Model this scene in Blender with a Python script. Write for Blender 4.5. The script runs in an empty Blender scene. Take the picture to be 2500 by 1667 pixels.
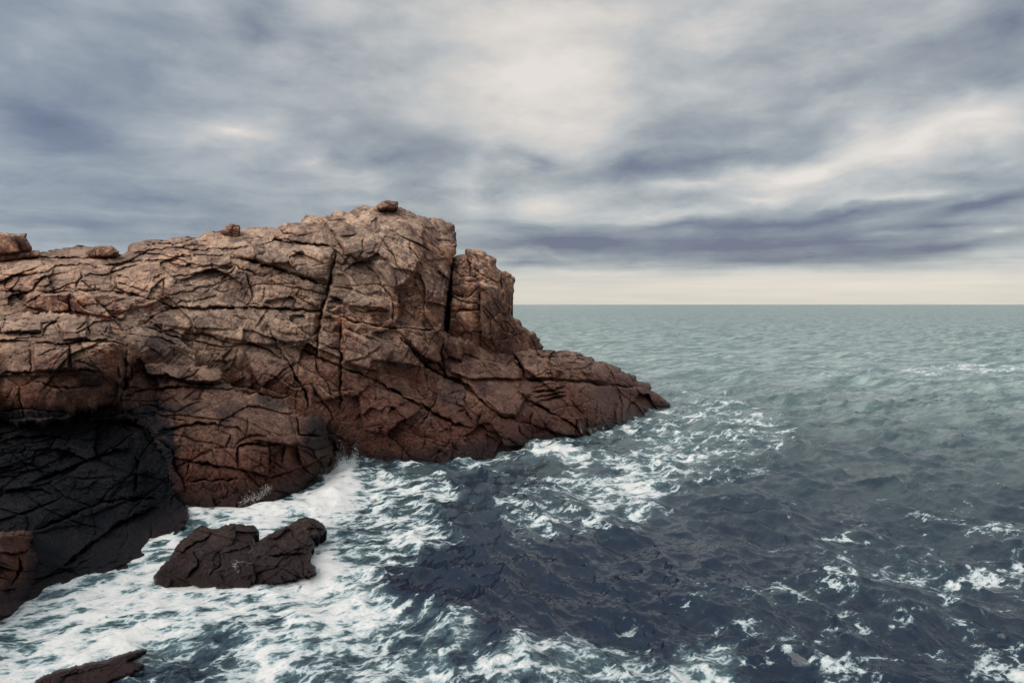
import bpy, math
import numpy as np
from mathutils import Vector

# ------------------------------------------------------------------ camera / sky / sun
H = 12.0                      # camera height above the sea, metres
FPX = 1667.0                  # focal length in photo pixels (24 mm on 36 mm)
HORIZON = 743.2
PITCH = math.atan((833.5 - HORIZON) / FPX)
scene = bpy.context.scene
col = scene.collection
cam_d = bpy.data.cameras.new("camera")
cam = bpy.data.objects.new("camera", cam_d)
col.objects.link(cam)
cam_d.sensor_width = 36.0
cam_d.lens = 24.005
cam_d.clip_start = 0.1
cam_d.clip_end = 200000.0
cam.location = (0, 0, H)
cam.rotation_euler = (math.pi / 2 - PITCH, 0, 0)
scene.camera = cam
scene.view_settings.view_transform = 'Standard'
scene.view_settings.look = 'None'
scene.view_settings.exposure = 0.0
scene.view_settings.gamma = 1.0
scene.view_settings.use_curve_mapping = False

SUN_EL, SUN_AZ = math.radians(38), math.radians(-136)   # azimuth clockwise from +Y (view direction)
SUN_STRENGTH = 2.4
SUN_ANGLE = 55.0

def ray(x, y):
    """photo pixel -> (X per metre of Y, Z per metre of Y)"""
    cx = (np.asarray(x, float) - 1250.0) / FPX
    cz = -(np.asarray(y, float) - 833.5) / FPX
    dy = math.cos(PITCH) + cz * math.sin(PITCH)
    dz = -math.sin(PITCH) + cz * math.cos(PITCH)
    return cx / dy, dz / dy

def az_el(x, y):
    a, b = ray(x, y)
    return math.atan(float(a)), math.atan(float(b) * math.cos(math.atan(float(a))))

class NT:
    """small node-tree helper"""
    def __init__(self, tree):
        self.t = tree; self.n = tree.nodes; self.l = tree.links
    def new(self, typ, **kw):
        n = self.n.new(typ)
        for k, v in kw.items(): setattr(n, k, v)
        return n
    def put(self, sock, v):
        if isinstance(v, bpy.types.NodeSocket): self.l.new(v, sock)
        elif v is not None: sock.default_value = v
    def math(self, op, a, b=None, c=None, clamp=False):
        n = self.new('ShaderNodeMath', operation=op); n.use_clamp = clamp
        self.put(n.inputs[0], a); self.put(n.inputs[1], b)
        if c is not None: self.put(n.inputs[2], c)
        return n.outputs[0]
    def vmath(self, op, a, b=None):
        n = self.new('ShaderNodeVectorMath', operation=op)
        self.put(n.inputs[0], a); self.put(n.inputs[1], b)
        return n.outputs[0]
    def scale(self, a, s):
        n = self.new('ShaderNodeVectorMath', operation='SCALE')
        self.put(n.inputs[0], a); self.put(n.inputs['Scale'], s)
        return n.outputs[0]
    def mapr(self, v, a, b, c=0.0, d=1.0, mode='SMOOTHSTEP'):
        n = self.new('ShaderNodeMapRange', interpolation_type=mode)
        self.put(n.inputs[0], v)
        for i, q in enumerate((a, b, c, d)): self.put(n.inputs[i + 1], q)
        return n.outputs[0]
    def noise(self, vec, scale, detail=4, rough=0.5, dist=0.0, typ='FBM', color=False):
        n = self.new('ShaderNodeTexNoise'); n.noise_dimensions = '3D'
        try: n.noise_type = typ
        except Exception: pass
        self.put(n.inputs['Vector'], vec)
        n.inputs['Scale'].default_value = scale; n.inputs['Detail'].default_value = detail
        n.inputs['Roughness'].default_value = rough; n.inputs['Distortion'].default_value = dist
        return n.outputs[1] if color else n.outputs[0]
    def mix(self, f, a, b, typ='MIX'):
        n = self.new('ShaderNodeMix', data_type='RGBA', blend_type=typ)
        self.put(n.inputs[0], f); self.put(n.inputs[6], a); self.put(n.inputs[7], b)
        return n.outputs[2]
    def comb(self, x, y, z):
        n = self.new('ShaderNodeCombineXYZ')
        self.put(n.inputs[0], x); self.put(n.inputs[1], y); self.put(n.inputs[2], z)
        return n.outputs[0]
    def ramp(self, v, stops, interp='LINEAR'):
        n = self.new('ShaderNodeValToRGB'); cr = n.color_ramp; cr.interpolation = interp
        while len(cr.elements) < len(stops): cr.elements.new(0.5)
        for e, (p, c) in zip(cr.elements, stops): e.position = p; e.color = c
        self.put(n.inputs[0], v)
        return n.outputs[0]

def lin(r, g, b):
    f = lambda c: (c / 255 / 12.92) if c / 255 <= 0.04045 else ((c / 255 + 0.055) / 1.055) ** 2.4
    return (f(r), f(g), f(b), 1.0)

# cloud masses: photo x, y, half-width, half-height, tilt (deg), weight
CLOUDS = [
 (1270,250,330,170,0,.30),(1300,60,520,110,0,.24),(980,110,260,110,20,.16),(560,315,110,34,8,.30),
 (1500,40,160,90,0,.14),(1420,210,170,110,0,.12),(2380,300,200,75,0,.42),(2200,370,260,60,-12,.34),
 (2070,320,90,60,20,.22),(1680,440,300,26,-4,.30),(1960,415,240,34,-8,.30),(1330,505,80,34,0,.25),
 (1560,530,150,26,0,.24),(1740,520,90,20,0,.16),(2190,482,130,16,-6,.26),(760,380,70,22,-20,.16),(1150,440,60,120,0,.10),
 (2440,570,90,14,0,.30),(2160,575,90,10,0,.18),(60,150,80,120,0,.10),(900,500,160,20,0,.10),
 (1150,505,130,30,0,.12),(1860,480,220,22,0,.20),(2060,690,520,26,0,.22),(1400,665,200,10,0,.14),
 (130,470,200,20,0,.08),(110,560,170,14,0,.14),(300,350,180,60,10,.08),
 (80,260,140,60,0,-.16),(330,60,220,80,0,-.13),(640,60,60,90,30,-.14),(520,150,240,60,25,-.05),(640,30,100,60,0,-.10),
 (930,385,150,30,0,-.22),(1010,440,60,30,0,-.14),(1310,395,70,26,0,-.20),(1560,395,130,30,-4,-.24),(1760,370,220,30,-10,-.16),
 (1700,310,110,50,0,-.12),(2020,210,150,50,-20,-.18),(2250,90,170,80,0,-.16),(2440,60,110,110,0,-.20),(2430,200,80,50,0,-.16),
 (270,330,170,50,5,-.12),(420,500,260,30,4,-.16),(180,555,120,14,4,-.20),(330,545,100,20,0,-.10),
 (2380,505,150,18,-12,-.55),(2120,520,200,15,-6,-.34),(1900,545,300,26,0,-.34),(1950,590,320,24,0,-.42),(2320,600,260,20,-4,-.46),
 (1650,560,180,14,0,-.26),(1960,628,220,22,-3,-.38),(1690,615,200,20,0,-.34),(1450,590,220,26,0,-.30),(1400,600,150,18,0,-.26),(1300,640,160,12,0,-.26),
 (1820,640,160,14,0,-.22),(1900,580,520,56,-2,-.12),(2380,540,200,60,-8,-.14),(1450,600,260,40,0,-.14),(2300,560,150,10,0,-.3),(1180,600,90,14,0,-.14),(1280,560,90,16,0,-.18),
]

def build_world():
    w = bpy.data.worlds.new("World"); scene.world = w; w.use_nodes = True
    g = NT(w.node_tree); w.node_tree.nodes.clear()
    out = g.new('ShaderNodeOutputWorld'); bg = g.new('ShaderNodeBackground')
    g.l.new(bg.outputs[0], out.inputs[0])
    tc = g.new('ShaderNodeTexCoord').outputs['Generated']
    d = g.vmath('NORMALIZE', tc)
    sp = g.new('ShaderNodeSeparateXYZ'); g.l.new(d, sp.inputs[0])
    X, Y, Z = sp.outputs
    az = g.math('ARCTAN2', X, Y); el = g.math('ARCSINE', Z)
    ze = g.math('ADD', g.math('MAXIMUM', Z, 0.0), 0.055)
    plane = g.comb(g.math('DIVIDE', X, ze), g.math('DIVIDE', Y, ze), 0.0)
    n1 = g.noise(plane, 0.9, 7, 0.55)
    n2 = g.noise(g.vmath('ADD', plane, (7.3, 2.1, 4.0)), 2.6, 6, 0.58, 0.4)
    ae = g.comb(az, g.math('MULTIPLY', el, 2.2), 0.0)
    wn = g.noise(ae, 5.0, 5, 0.55, color=True)
    wo = g.scale(g.vmath('SUBTRACT', wn, (0.5, 0.5, 0.5)), 0.16)
    elfac = g.mapr(el, 0.0, 0.3, 0.12, 1.0, 'LINEAR')
    ws = g.new('ShaderNodeSeparateXYZ'); g.l.new(wo, ws.inputs[0])
    azw = g.math('ADD', az, ws.outputs[0])
    elw = g.math('ADD', el, g.math('MULTIPLY', ws.outputs[1], g.math('MULTIPLY', elfac, 0.75)))
    p = g.comb(azw, elw, 0.0)
    total = None
    for (x, y, rx, ry, tilt, wgt) in CLOUDS:
        a0, e0 = az_el(x, y)
        a1, _ = az_el(x + rx, y)
        _, e1 = az_el(x, y - ry)
        sx, sy = abs(a1 - a0), abs(e1 - e0)
        m = g.new('ShaderNodeMapping', vector_type='TEXTURE')
        m.inputs['Location'].default_value = (a0, e0, 0)
        m.inputs['Rotation'].default_value = (0, 0, math.radians(-tilt))
        m.inputs['Scale'].default_value = (sx * 1.9, sy * 1.9, 1)
        g.l.new(p, m.inputs[0])
        gr = g.new('ShaderNodeTexGradient', gradient_type='QUADRATIC_SPHERE')
        g.l.new(m.outputs[0], gr.inputs[0])
        v = g.math('MULTIPLY', gr.outputs['Fac'], wgt * (1.3 if wgt > 0 else 1.15))
        total = v if total is None else g.math('ADD', total, v)
    n3 = g.noise(g.vmath('ADD', ae, (3., 8., 1.)), 6.5, 9, 0.56, 0.0)
    n3 = g.math('MULTIPLY', g.math('SUBTRACT', n3, 0.5), g.mapr(el, 0.03, 0.18, 0.05, 0.62, 'LINEAR'))
    vo = g.new('ShaderNodeTexVoronoi', feature='SMOOTH_F1'); vo.inputs['Scale'].default_value = 6.5; vo.inputs['Smoothness'].default_value = .8
    g.l.new(g.vmath('ADD', g.vmath('MULTIPLY', ae, (1., 1.25, 1.)), g.scale(g.noise(ae, 7.0, 7, .6, color=True), .22)), vo.inputs['Vector'])
    n3 = g.math('ADD', n3, g.math('MULTIPLY', g.math('SUBTRACT', .42, vo.outputs['Distance']), g.mapr(el, .06, .2, 0., .40, 'LINEAR')))
    n5 = g.noise(g.vmath('ADD', ae, (13., 2., 5.)), 2.6, 5, 0.5, 0.0)
    n3 = g.math('ADD', n3, g.math('MULTIPLY', g.math('SUBTRACT', n5, .5), .4))
    total = g.math('ADD', total, n3)
    n4 = g.noise(g.comb(g.math('MULTIPLY', azw, 9.0), g.math('MULTIPLY', elw, 32.0), 2.0), 1.0, 8, 0.6, 0.5)
    n4w = g.math('MULTIPLY', g.mapr(el, 0.02, 0.06, 0.0, 0.6, 'LINEAR'), g.mapr(el, 0.13, 0.26, 1.0, 0.25, 'LINEAR'))
    total = g.math('ADD', total, g.math('MULTIPLY', g.math('SUBTRACT', n4, 0.5), n4w))
    base = g.mapr(el, 0.0, 0.45, 0.45, 0.50, 'LINEAR')
    hor = g.mapr(el, 0.012, 0.085, 0.30, 0.0)
    nn = g.math('MULTIPLY', g.math('SUBTRACT', n1, 0.5), 0.34)
    nn = g.math('ADD', nn, g.math('MULTIPLY', g.math('SUBTRACT', n2, 0.5), 0.20))
    nn = g.math('MULTIPLY', nn, g.mapr(el, 0.03, 0.32, 0.10, .9, 'LINEAR'))
    st = g.noise(g.comb(g.math('MULTIPLY', az, 6.0), g.math('MULTIPLY', el, 120.0), 0.0), 1.0, 4, 0.55)
    nn = g.math('ADD', nn, g.math('MULTIPLY', g.math('SUBTRACT', st, 0.5), g.mapr(el, 0.005, 0.14, 0.62, 0.0, 'LINEAR')))
    B = g.math('ADD', g.math('ADD', base, hor), g.math('ADD', total, nn), clamp=True)
    warm = g.ramp(B, [(0.0, lin(106, 111, 136)), (0.22, lin(132, 140, 155)), (0.42, lin(160, 168, 175)),
                      (0.62, lin(192, 196, 199)), (0.82, lin(220, 216, 212)), (1.0, lin(236, 230, 226))])
    cool = g.ramp(B, [(0.0, lin(106, 115, 142)), (0.22, lin(124, 136, 157)), (0.42, lin(149, 160, 175)),
                      (0.62, lin(172, 181, 191)), (0.82, lin(205, 205, 208)), (1.0, lin(232, 226, 222))])
    left = g.mapr(az, -0.62, -0.1, 1.0, 0.0)
    c = g.mix(left, warm, cool)
    # pale greenish-cream light under the cloud deck at the horizon
    c = g.mix(g.mapr(el, 0.012, 0.06, 0.55, 0.0), c, lin(231, 224, 211))
    # nishita sky as the light of the clear air above the deck, mixed in thinly
    sky = g.new('ShaderNodeTexSky', sky_type='NISHITA'); sky.sun_disc = False
    sky.sun_elevation = SUN_EL; sky.sun_rotation = SUN_AZ
    c2 = g.mix(0.10, c, g.mix(1.0, sky.outputs[0], (0.10, 0.10, 0.10, 1), 'MULTIPLY'))
    # an overcast sky is brightest towards the zenith
    zen = g.mapr(el, .50, 1.35, 1.0, 1.8, 'LINEAR')
    c2 = g.vmath('MULTIPLY', c2, g.comb(zen, g.math('MULTIPLY', zen, .985), g.math('MULTIPLY', zen, .96)))
    # below the horizon: dark sea
    c3 = g.mix(g.mapr(Z, -0.004, 0.0, 1.0, 0.0, 'LINEAR'), c2, (0.05, 0.075, 0.085, 1))
    g.l.new(c3, bg.inputs[0]); bg.inputs[1].default_value = 1.0
    w.cycles.sampling_method = 'MANUAL'; w.cycles.sample_map_resolution = 512
build_world()

sun_d = bpy.data.lights.new("sun", 'SUN'); sun_d.energy = SUN_STRENGTH
sun_d.angle = math.radians(SUN_ANGLE); sun_d.color = (1.0, 0.95, 0.89)
sun = bpy.data.objects.new("sun", sun_d); col.objects.link(sun)
sd = Vector((math.sin(SUN_AZ) * math.cos(SUN_EL), math.cos(SUN_AZ) * math.cos(SUN_EL), math.sin(SUN_EL)))
sun.rotation_euler = sd.to_track_quat('Z', 'Y').to_euler()
sun.location = (0, 0, 60)

# ------------------------------------------------------------------ numpy noise
def _h(ix, iy, iz, seed):
    h = (ix.astype(np.uint32) * np.uint32(374761393) + iy.astype(np.uint32) * np.uint32(668265263)
         + iz.astype(np.uint32) * np.uint32(2147483647) + np.uint32(seed * 974711 + 12345))
    h = (h ^ (h >> np.uint32(13))) * np.uint32(1274126177)
    h = (h ^ (h >> np.uint32(16))) * np.uint32(2246822519)
    return h ^ (h >> np.uint32(15))

_G = np.array([[1,1,0],[-1,1,0],[1,-1,0],[-1,-1,0],[1,0,1],[-1,0,1],[1,0,-1],[-1,0,-1],
               [0,1,1],[0,-1,1],[0,1,-1],[0,-1,-1],[1,1,0],[-1,1,0],[0,-1,1],[0,-1,-1]], np.float32)

def perlin(x, y, z=None, seed=0):
    x = np.asarray(x, np.float32); y = np.asarray(y, np.float32)
    z = np.zeros_like(x) if z is None else np.asarray(z, np.float32)
    x0 = np.floor(x); y0 = np.floor(y); z0 = np.floor(z)
    fx, fy, fz = x - x0, y - y0, z - z0
    ix, iy, iz = x0.astype(np.int64), y0.astype(np.int64), z0.astype(np.int64)
    u = fx*fx*fx*(fx*(fx*6-15)+10); v = fy*fy*fy*(fy*(fy*6-15)+10); w = fz*fz*fz*(fz*(fz*6-15)+10)
    r = 0
    for dx in (0, 1):
        for dy in (0, 1):
            for dz in (0, 1):
                g = _G[(_h(ix+dx, iy+dy, iz+dz, seed) & np.uint32(15)).astype(np.int32)]
                dot = g[..., 0]*(fx-dx) + g[..., 1]*(fy-dy) + g[..., 2]*(fz-dz)
                r = r + dot * (u if dx else 1-u) * (v if dy else 1-v) * (w if dz else 1-w)
    return r

def fbm(x, y, z=None, oct=4, seed=0, gain=0.5, lac=2.03):
    a, s, t = 1.0, 0.0, 0.0
    for o in range(oct):
        f = lac ** o
        s = s + a * perlin(x*f + 3.1*o, y*f - 1.7*o, None if z is None else z*f, seed + o)
        t += a; a *= gain
    return s / t

def ridged(x, y, z=None, oct=3, seed=0):
    a, s, t = 1.0, 0.0, 0.0
    for o in range(oct):
        f = 2.1 ** o
        s = s + a * (1 - np.abs(perlin(x*f, y*f, None if z is None else z*f, seed+o)) * 2.2)
        t += a; a *= 0.5
    return s / t

def rnd(ix, iy, k, seed):
    return (_h(ix, iy, np.full_like(ix, k), seed) & np.uint32(0xffff)).astype(np.float32) / 65535.0

def blocks(s, t, cs, ct, ang, seed, jit=0.75):
    """jointed-rock cells: distance to the joint, three randoms per cell, offset from its centre"""
    c, n = math.cos(ang), math.sin(ang)
    a = (s * c + t * n) / cs; b = (-s * n + t * c) / ct
    ib = np.floor(b).astype(np.int64)
    best = np.full(s.shape, 1e9, np.float32); sec = best.copy()
    bc = np.zeros(s.shape + (2,), np.float32); sc_ = bc.copy(); bi = np.zeros(s.shape + (2,), np.int64)
    for dy in (-1, 0, 1):
        jb = ib + dy
        sh = (jb % 2) * 0.5
        ia = np.floor(a - sh).astype(np.int64)
        for dx in (-1, 0, 1):
            ja = ia + dx
            pa = ja + sh + 0.5 + (rnd(ja, jb, 1, seed) - .5) * jit
            pb = jb + 0.5 + (rnd(ja, jb, 2, seed) - .5) * jit
            d = ((pa - a) * cs) ** 2 + ((pb - b) * ct) ** 2
            d = d.astype(np.float32)
            m = d < best
            m2 = (~m) & (d < sec)
            sec = np.where(m, best, np.where(m2, d, sec))
            sc_ = np.where(m[..., None], bc, np.where(m2[..., None], np.stack([pa, pb], -1), sc_))
            best = np.where(m, d, best)
            bc = np.where(m[..., None], np.stack([pa, pb], -1), bc)
            bi = np.where(m[..., None], np.stack([ja, jb], -1), bi)
    sep = np.sqrt(((bc[..., 0]-sc_[..., 0])*cs)**2 + ((bc[..., 1]-sc_[..., 1])*ct)**2) + 1e-3
    edge = (sec - best) / (2 * sep)
    r = [rnd(bi[..., 0], bi[..., 1], k, seed) for k in (3, 4, 5)]
    return edge.astype(np.float32), r, (a - bc[..., 0]) * cs, (b - bc[..., 1]) * ct

# ------------------------------------------------------------------ tracing helpers (crops of the photo -> photo pixels)
def c1(*p): return [(x / 2.834, 480 + y / 2.834) for x, y in p]
def c2(*p): return [(700 + x / 2.958, 470 + y / 2.958) for x, y in p]
def c3(*p): return [(1000 + x / 3.36, 750 + y / 3.36) for x, y in p]
def c4(*p): return [(x / 2.045, 900 + y / 2.045) for x, y in p]
def c5(*p): return [(330 + x / 3.92, 1100 + y / 3.92) for x, y in p]
def c6(*p): return [(x / 3.92, 1000 + y / 3.92) for x, y in p]
def cd(*p): return [(x * 1.063, y * 1.063) for x, y in p]

def rough_line(pts, closed, step, amp, seed):
    rs = np.random.RandomState(seed); out = []
    n = len(pts)
    for i in range(n if closed else n - 1):
        a = np.array(pts[i], float); b = np.array(pts[(i+1) % n], float)
        L = np.hypot(*(b-a)); k = max(1, int(L / step)); nr = np.array([-(b-a)[1], (b-a)[0]]) / max(L, 1e-6)
        for j in range(k):
            q = a + (b-a) * j / k
            if j: q = q + nr * rs.normal() * amp
            out.append(tuple(q))
    if not closed: out.append(tuple(pts[-1]))
    return out

def seg_dist(gx, gy, x0, y0, st, lines, R, closed=False):
    """distance (px) of every grid point to polylines, within R"""
    D = np.full(gx.shape, R * 1.0, np.float32)
    hgt, wid = gx.shape
    for a, b in lines:
        i0 = max(0, int((min(a[0], b[0]) - R - x0) / st)); i1 = min(wid, int((max(a[0], b[0]) + R - x0) / st) + 2)
        j0 = max(0, int((min(a[1], b[1]) - R - y0) / st)); j1 = min(hgt, int((max(a[1], b[1]) + R - y0) / st) + 2)
        if i0 >= i1 or j0 >= j1: continue
        px = gx[j0:j1, i0:i1] - a[0]; py = gy[j0:j1, i0:i1] - a[1]
        vx, vy = b[0]-a[0], b[1]-a[1]
        h = np.clip((px*vx + py*vy) / (vx*vx + vy*vy + 1e-9), 0, 1)
        d = np.sqrt((px-h*vx)**2 + (py-h*vy)**2)
        D[j0:j1, i0:i1] = np.minimum(D[j0:j1, i0:i1], d)
    return D

def crack_dist(gx, gy, x0, y0, st, pr, R):
    """distance, side (-1/1) and position along a traced joint"""
    D = np.full(gx.shape, R * 1.0, np.float32); S = np.zeros(gx.shape, np.float32); T = np.zeros(gx.shape, np.float32)
    P = np.array(pr); L = np.hypot(*(P[1:]-P[:-1]).T); cum = np.concatenate([[0], np.cumsum(L)]); tot = cum[-1]
    hgt, wid = gx.shape
    for i in range(len(pr)-1):
        a, b = pr[i], pr[i+1]; m = R + 8
        i0 = max(0, int((min(a[0], b[0]) - m - x0) / st)); i1 = min(wid, int((max(a[0], b[0]) + m - x0) / st) + 2)
        j0 = max(0, int((min(a[1], b[1]) - m - y0) / st)); j1 = min(hgt, int((max(a[1], b[1]) + m - y0) / st) + 2)
        if i0 >= i1 or j0 >= j1: continue
        px = gx[j0:j1, i0:i1] - a[0]; py = gy[j0:j1, i0:i1] - a[1]
        vx, vy = b[0]-a[0], b[1]-a[1]
        h = np.clip((px*vx + py*vy) / (vx*vx + vy*vy + 1e-9), 0, 1)
        d = np.sqrt((px-h*vx)**2 + (py-h*vy)**2)
        m = d < D[j0:j1, i0:i1]
        D[j0:j1, i0:i1] = np.where(m, d, D[j0:j1, i0:i1])
        S[j0:j1, i0:i1] = np.where(m, np.sign(px*vy - py*vx), S[j0:j1, i0:i1])
        T[j0:j1, i0:i1] = np.where(m, (cum[i] + h*L[i]) / tot, T[j0:j1, i0:i1])
    return D, S, T, tot

def inside(gx, gy, poly):
    m = np.zeros(gx.shape, bool)
    ys = gy[:, 0]; n = len(poly)
    xs = gx[0]
    for i in range(n):
        a, b = poly[i], poly[(i+1) % n]
        if a[1] == b[1]: continue
        lo, hi = min(a[1], b[1]), max(a[1], b[1])
        for j in np.nonzero((ys >= lo) & (ys < hi))[0]:
            xc = a[0] + (ys[j]-a[1]) * (b[0]-a[0]) / (b[1]-a[1])
            m[j] ^= xs > xc
    return m

def tps(anchors):
    A = np.array(anchors, float); P = A[:, :2] / 1000.0; v = A[:, 2]; n = len(A)
    def U(r2): return np.where(r2 > 1e-12, r2 * np.log(r2 + 1e-12), 0)
    r2 = ((P[:, None] - P[None]) ** 2).sum(-1)
    K = np.zeros((n+3, n+3)); K[:n, :n] = U(r2) + np.eye(n) * 2e-3
    K[:n, n] = 1; K[:n, n+1:] = P; K[n, :n] = 1; K[n+1:, :n] = P.T
    w = np.linalg.solve(K, np.concatenate([v, np.zeros(3)]))
    def f(x, y):
        X, Y = x/1000.0, y/1000.0
        r = w[n] + w[n+1]*X + w[n+2]*Y
        for i in range(n): r = r + w[i] * U((X-P[i, 0])**2 + (Y-P[i, 1])**2)
        return r
    return f

def water_depth(x, y):
    _, b = ray(x, y)
    return H / -b

# ------------------------------------------------------------------ materials
def rock_material(name, tan=(0.47, 0.258, 0.170), brown=(0.175, 0.060, 0.038), rust=(0.60, 0.24, 0.10),
                  pale=(0.51, 0.355, 0.265), wet=(0.088, 0.025, 0.015), black=(0.010, 0.012, 0.018), wet_top=14.0, all_wet=0.0):
    m = bpy.data.materials.new(name); m.use_nodes = True
    g = NT(m.node_tree); g.n.clear()
    out = g.new('ShaderNodeOutputMaterial'); b = g.new('ShaderNodeBsdfPrincipled'); g.l.new(b.outputs[0], out.inputs[0])
    geo = g.new('ShaderNodeNewGeometry'); P = geo.outputs['Position']
    sp = g.new('ShaderNodeSeparateXYZ'); g.l.new(P, sp.inputs[0])
    at = lambda n: g.new('ShaderNodeAttribute', attribute_name=n).outputs['Fac']
    tint, blk, upa = at('tint'), at('black'), at('grey')
    nA = g.noise(P, 0.22, 5, 0.6, 0.5); nB = g.noise(P, 1.1, 6, 0.62, 0.6); nC = g.noise(P, 6.0, 6, 0.7)
    nD = g.noise(g.vmath('ADD', P, (31., 7., 3.)), 0.45, 5, 0.6, 0.8)
    c = g.mix(g.mapr(g.math('ADD', g.math('MULTIPLY', nA, 0.6), g.math('MULTIPLY', nB, 0.4)), 0.40, 0.60), brown + (1,), tan + (1,))
    c = g.mix(g.math('MULTIPLY', g.mapr(nD, 0.58, 0.70), 0.75), c, rust + (1,))
    c = g.mix(g.math('MULTIPLY', g.mapr(g.math('ADD', nB, g.math('MULTIPLY', upa, 0.35)), 0.52, 0.78), 0.8), c, pale + (1,))
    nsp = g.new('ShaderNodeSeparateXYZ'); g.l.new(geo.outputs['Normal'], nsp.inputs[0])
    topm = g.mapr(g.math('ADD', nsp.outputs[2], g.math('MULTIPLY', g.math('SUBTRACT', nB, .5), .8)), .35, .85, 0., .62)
    c = g.mix(topm, c, (.76, .53, .39, 1))       # highlights of lit tops, put into the colour of up-facing rock
    c = g.mix(1.0, c, g.ramp(g.math('ADD', g.math('MULTIPLY', nC, 0.7), g.math('MULTIPLY', tint, 0.3)),
              [(0.30, (0.30, 0.27, 0.28, 1)), (0.5, (0.92, 0.90, 0.88, 1)), (0.66, (1.55, 1.48, 1.38, 1))]), 'MULTIPLY')
    # dark mineral streaks running down the faces
    stv = g.noise(g.vmath('MULTIPLY', P, (1.6, 1.6, 0.25)), 1.0, 5, 0.6, 0.3)
    c = g.mix(g.math('MULTIPLY', g.mapr(stv, 0.53, 0.66), 0.68), c, (0.075, 0.040, 0.042, 1))
    # tidal band: darker and redder rock near the sea
    zz = g.math('ADD', sp.outputs[2], g.math('MULTIPLY', g.math('SUBTRACT', nA, 0.5), 5.0))
    zz = g.math('ADD', zz, g.math('MULTIPLY', g.math('SUBTRACT', nC, 0.5), 1.5))
    wf = g.mapr(zz, wet_top, wet_top * 0.1, 0.0, 0.9)
    wf = g.math('MAXIMUM', wf, all_wet)
    wetc = g.mix(g.mapr(nC, 0.35, 0.65), tuple(0.35*v for v in wet) + (1,), tuple(1.9*v for v in wet) + (1,))
    c = g.mix(wf, c, wetc)
    wl2 = g.mapr(g.math('ADD', sp.outputs[2], g.math('MULTIPLY', g.math('SUBTRACT', nB, .5), 2.5)), 1.6, .4, 0., .85)
    c = g.mix(wl2, c, (.030, .016, .016, 1))      # soaked band just above the water
    wf = g.math('MAXIMUM', wf, wl2)
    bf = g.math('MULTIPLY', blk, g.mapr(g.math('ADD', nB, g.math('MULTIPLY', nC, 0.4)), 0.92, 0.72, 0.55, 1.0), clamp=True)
    c = g.mix(bf, c, black + (1,))  # black covers dark stains and the shade of recesses, put into the colour
    # thin white runs of foam left by the last wave
    wsh = at('wash')
    wl = g.noise(g.vmath('ADD', g.vmath('MULTIPLY', P, (1., .8, .7)), g.scale(g.noise(P, .6, 3, .5, color=True), 1.2)), .8, 3, .5)
    ln = g.math('ABSOLUTE', g.math('SUBTRACT', wl, .5))
    wm = g.math('MULTIPLY', g.mapr(ln, g.math('MULTIPLY', wsh, .045), 0.0, 0.0, 1.0), g.mapr(wsh, .05, .5, 0., .9, 'LINEAR'))
    wm = g.math('MULTIPLY', wm, g.mapr(nC, .38, .6, .25, 1.0))
    c = g.mix(wm, c, (.75, .73, .72, 1))
    g.l.new(c, b.inputs['Base Color'])
    g.put(b.inputs['Roughness'], g.mapr(g.math('MAXIMUM', wf, bf), 0.0, 1.0, 0.88, .40, 'LINEAR'))
    b.inputs['Specular IOR Level'].default_value = 0.35
    v = g.new('ShaderNodeTexVoronoi', feature='DISTANCE_TO_EDGE'); v.inputs['Scale'].default_value = 1.7
    g.l.new(g.vmath('ADD', P, g.scale(g.noise(P, 1.5, 3, 0.5, color=True), 0.7)), v.inputs['Vector'])
    ck = g.mapr(v.outputs['Distance'], 0.0, 0.05, -0.6, 0.0)
    f1 = g.noise(P, 4.0, 8, 0.68); f2 = g.noise(g.vmath('MULTIPLY', P, (1., 1., 2.4)), 14.0, 5, 0.7)
    hgt = g.math('ADD', g.math('ADD', g.math('MULTIPLY', f1, 1.1), g.math('MULTIPLY', f2, 0.35)), g.math('MULTIPLY', ck, 0.5))
    bp = g.new('ShaderNodeBump'); bp.inputs['Strength'].default_value = 1.0; bp.inputs['Distance'].default_value = 0.30
    g.l.new(hgt, bp.inputs['Height']); g.l.new(bp.outputs[0], b.inputs['Normal'])
    return m

M_ROCK = rock_material("weathered_granite")
M_DARK = rock_material("shaded_wet_rock", wet=(0.016, 0.009, 0.011), wet_top=30.0, all_wet=0.98, black=(.004,.006,.011))  # wet rock, near-black with the overhang's shade put into the colour

M_WASHED = rock_material("washed_rock", wet=(0.026, 0.013, 0.015), wet_top=30.0, all_wet=0.93, black=(.006,.006,.009))

# ------------------------------------------------------------------ mesh helpers
def make_mesh(name, V, F, attrs, mat, parent=None, base=(0, 0, 0), smooth=True, tris=False):
    me = bpy.data.meshes.new(name)
    k = F.shape[1]
    V = V - np.array(base)
    me.vertices.add(len(V)); me.vertices.foreach_set('co', V.astype(np.float32).ravel())
    me.loops.add(F.size); me.loops.foreach_set('vertex_index', F.astype(np.int32).ravel())
    me.polygons.add(len(F))
    me.polygons.foreach_set('loop_start', np.arange(0, F.size, k, dtype=np.int32))
    me.polygons.foreach_set('loop_total', np.full(len(F), k, np.int32))
    me.polygons.foreach_set('use_smooth', np.full(len(F), smooth))
    for an, av in attrs.items():
        a = me.attributes.new(an, 'FLOAT', 'POINT'); a.data.foreach_set('value', av.astype(np.float32))
    me.update(calc_edges=True); me.validate()
    me.materials.append(mat)
    o = bpy.data.objects.new(name, me); col.objects.link(o)
    if parent is not None:
        o.parent = parent
        o.location = (base[0]-parent.location.x, base[1]-parent.location.y, base[2]-parent.location.z)
    else: o.location = base
    return o

def tag(o, label, cat, group=None, kind=None):
    if label: o['label'] = label
    if cat: o['category'] = cat
    if group: o['group'] = group
    if kind: o['kind'] = kind
    return o

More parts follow.
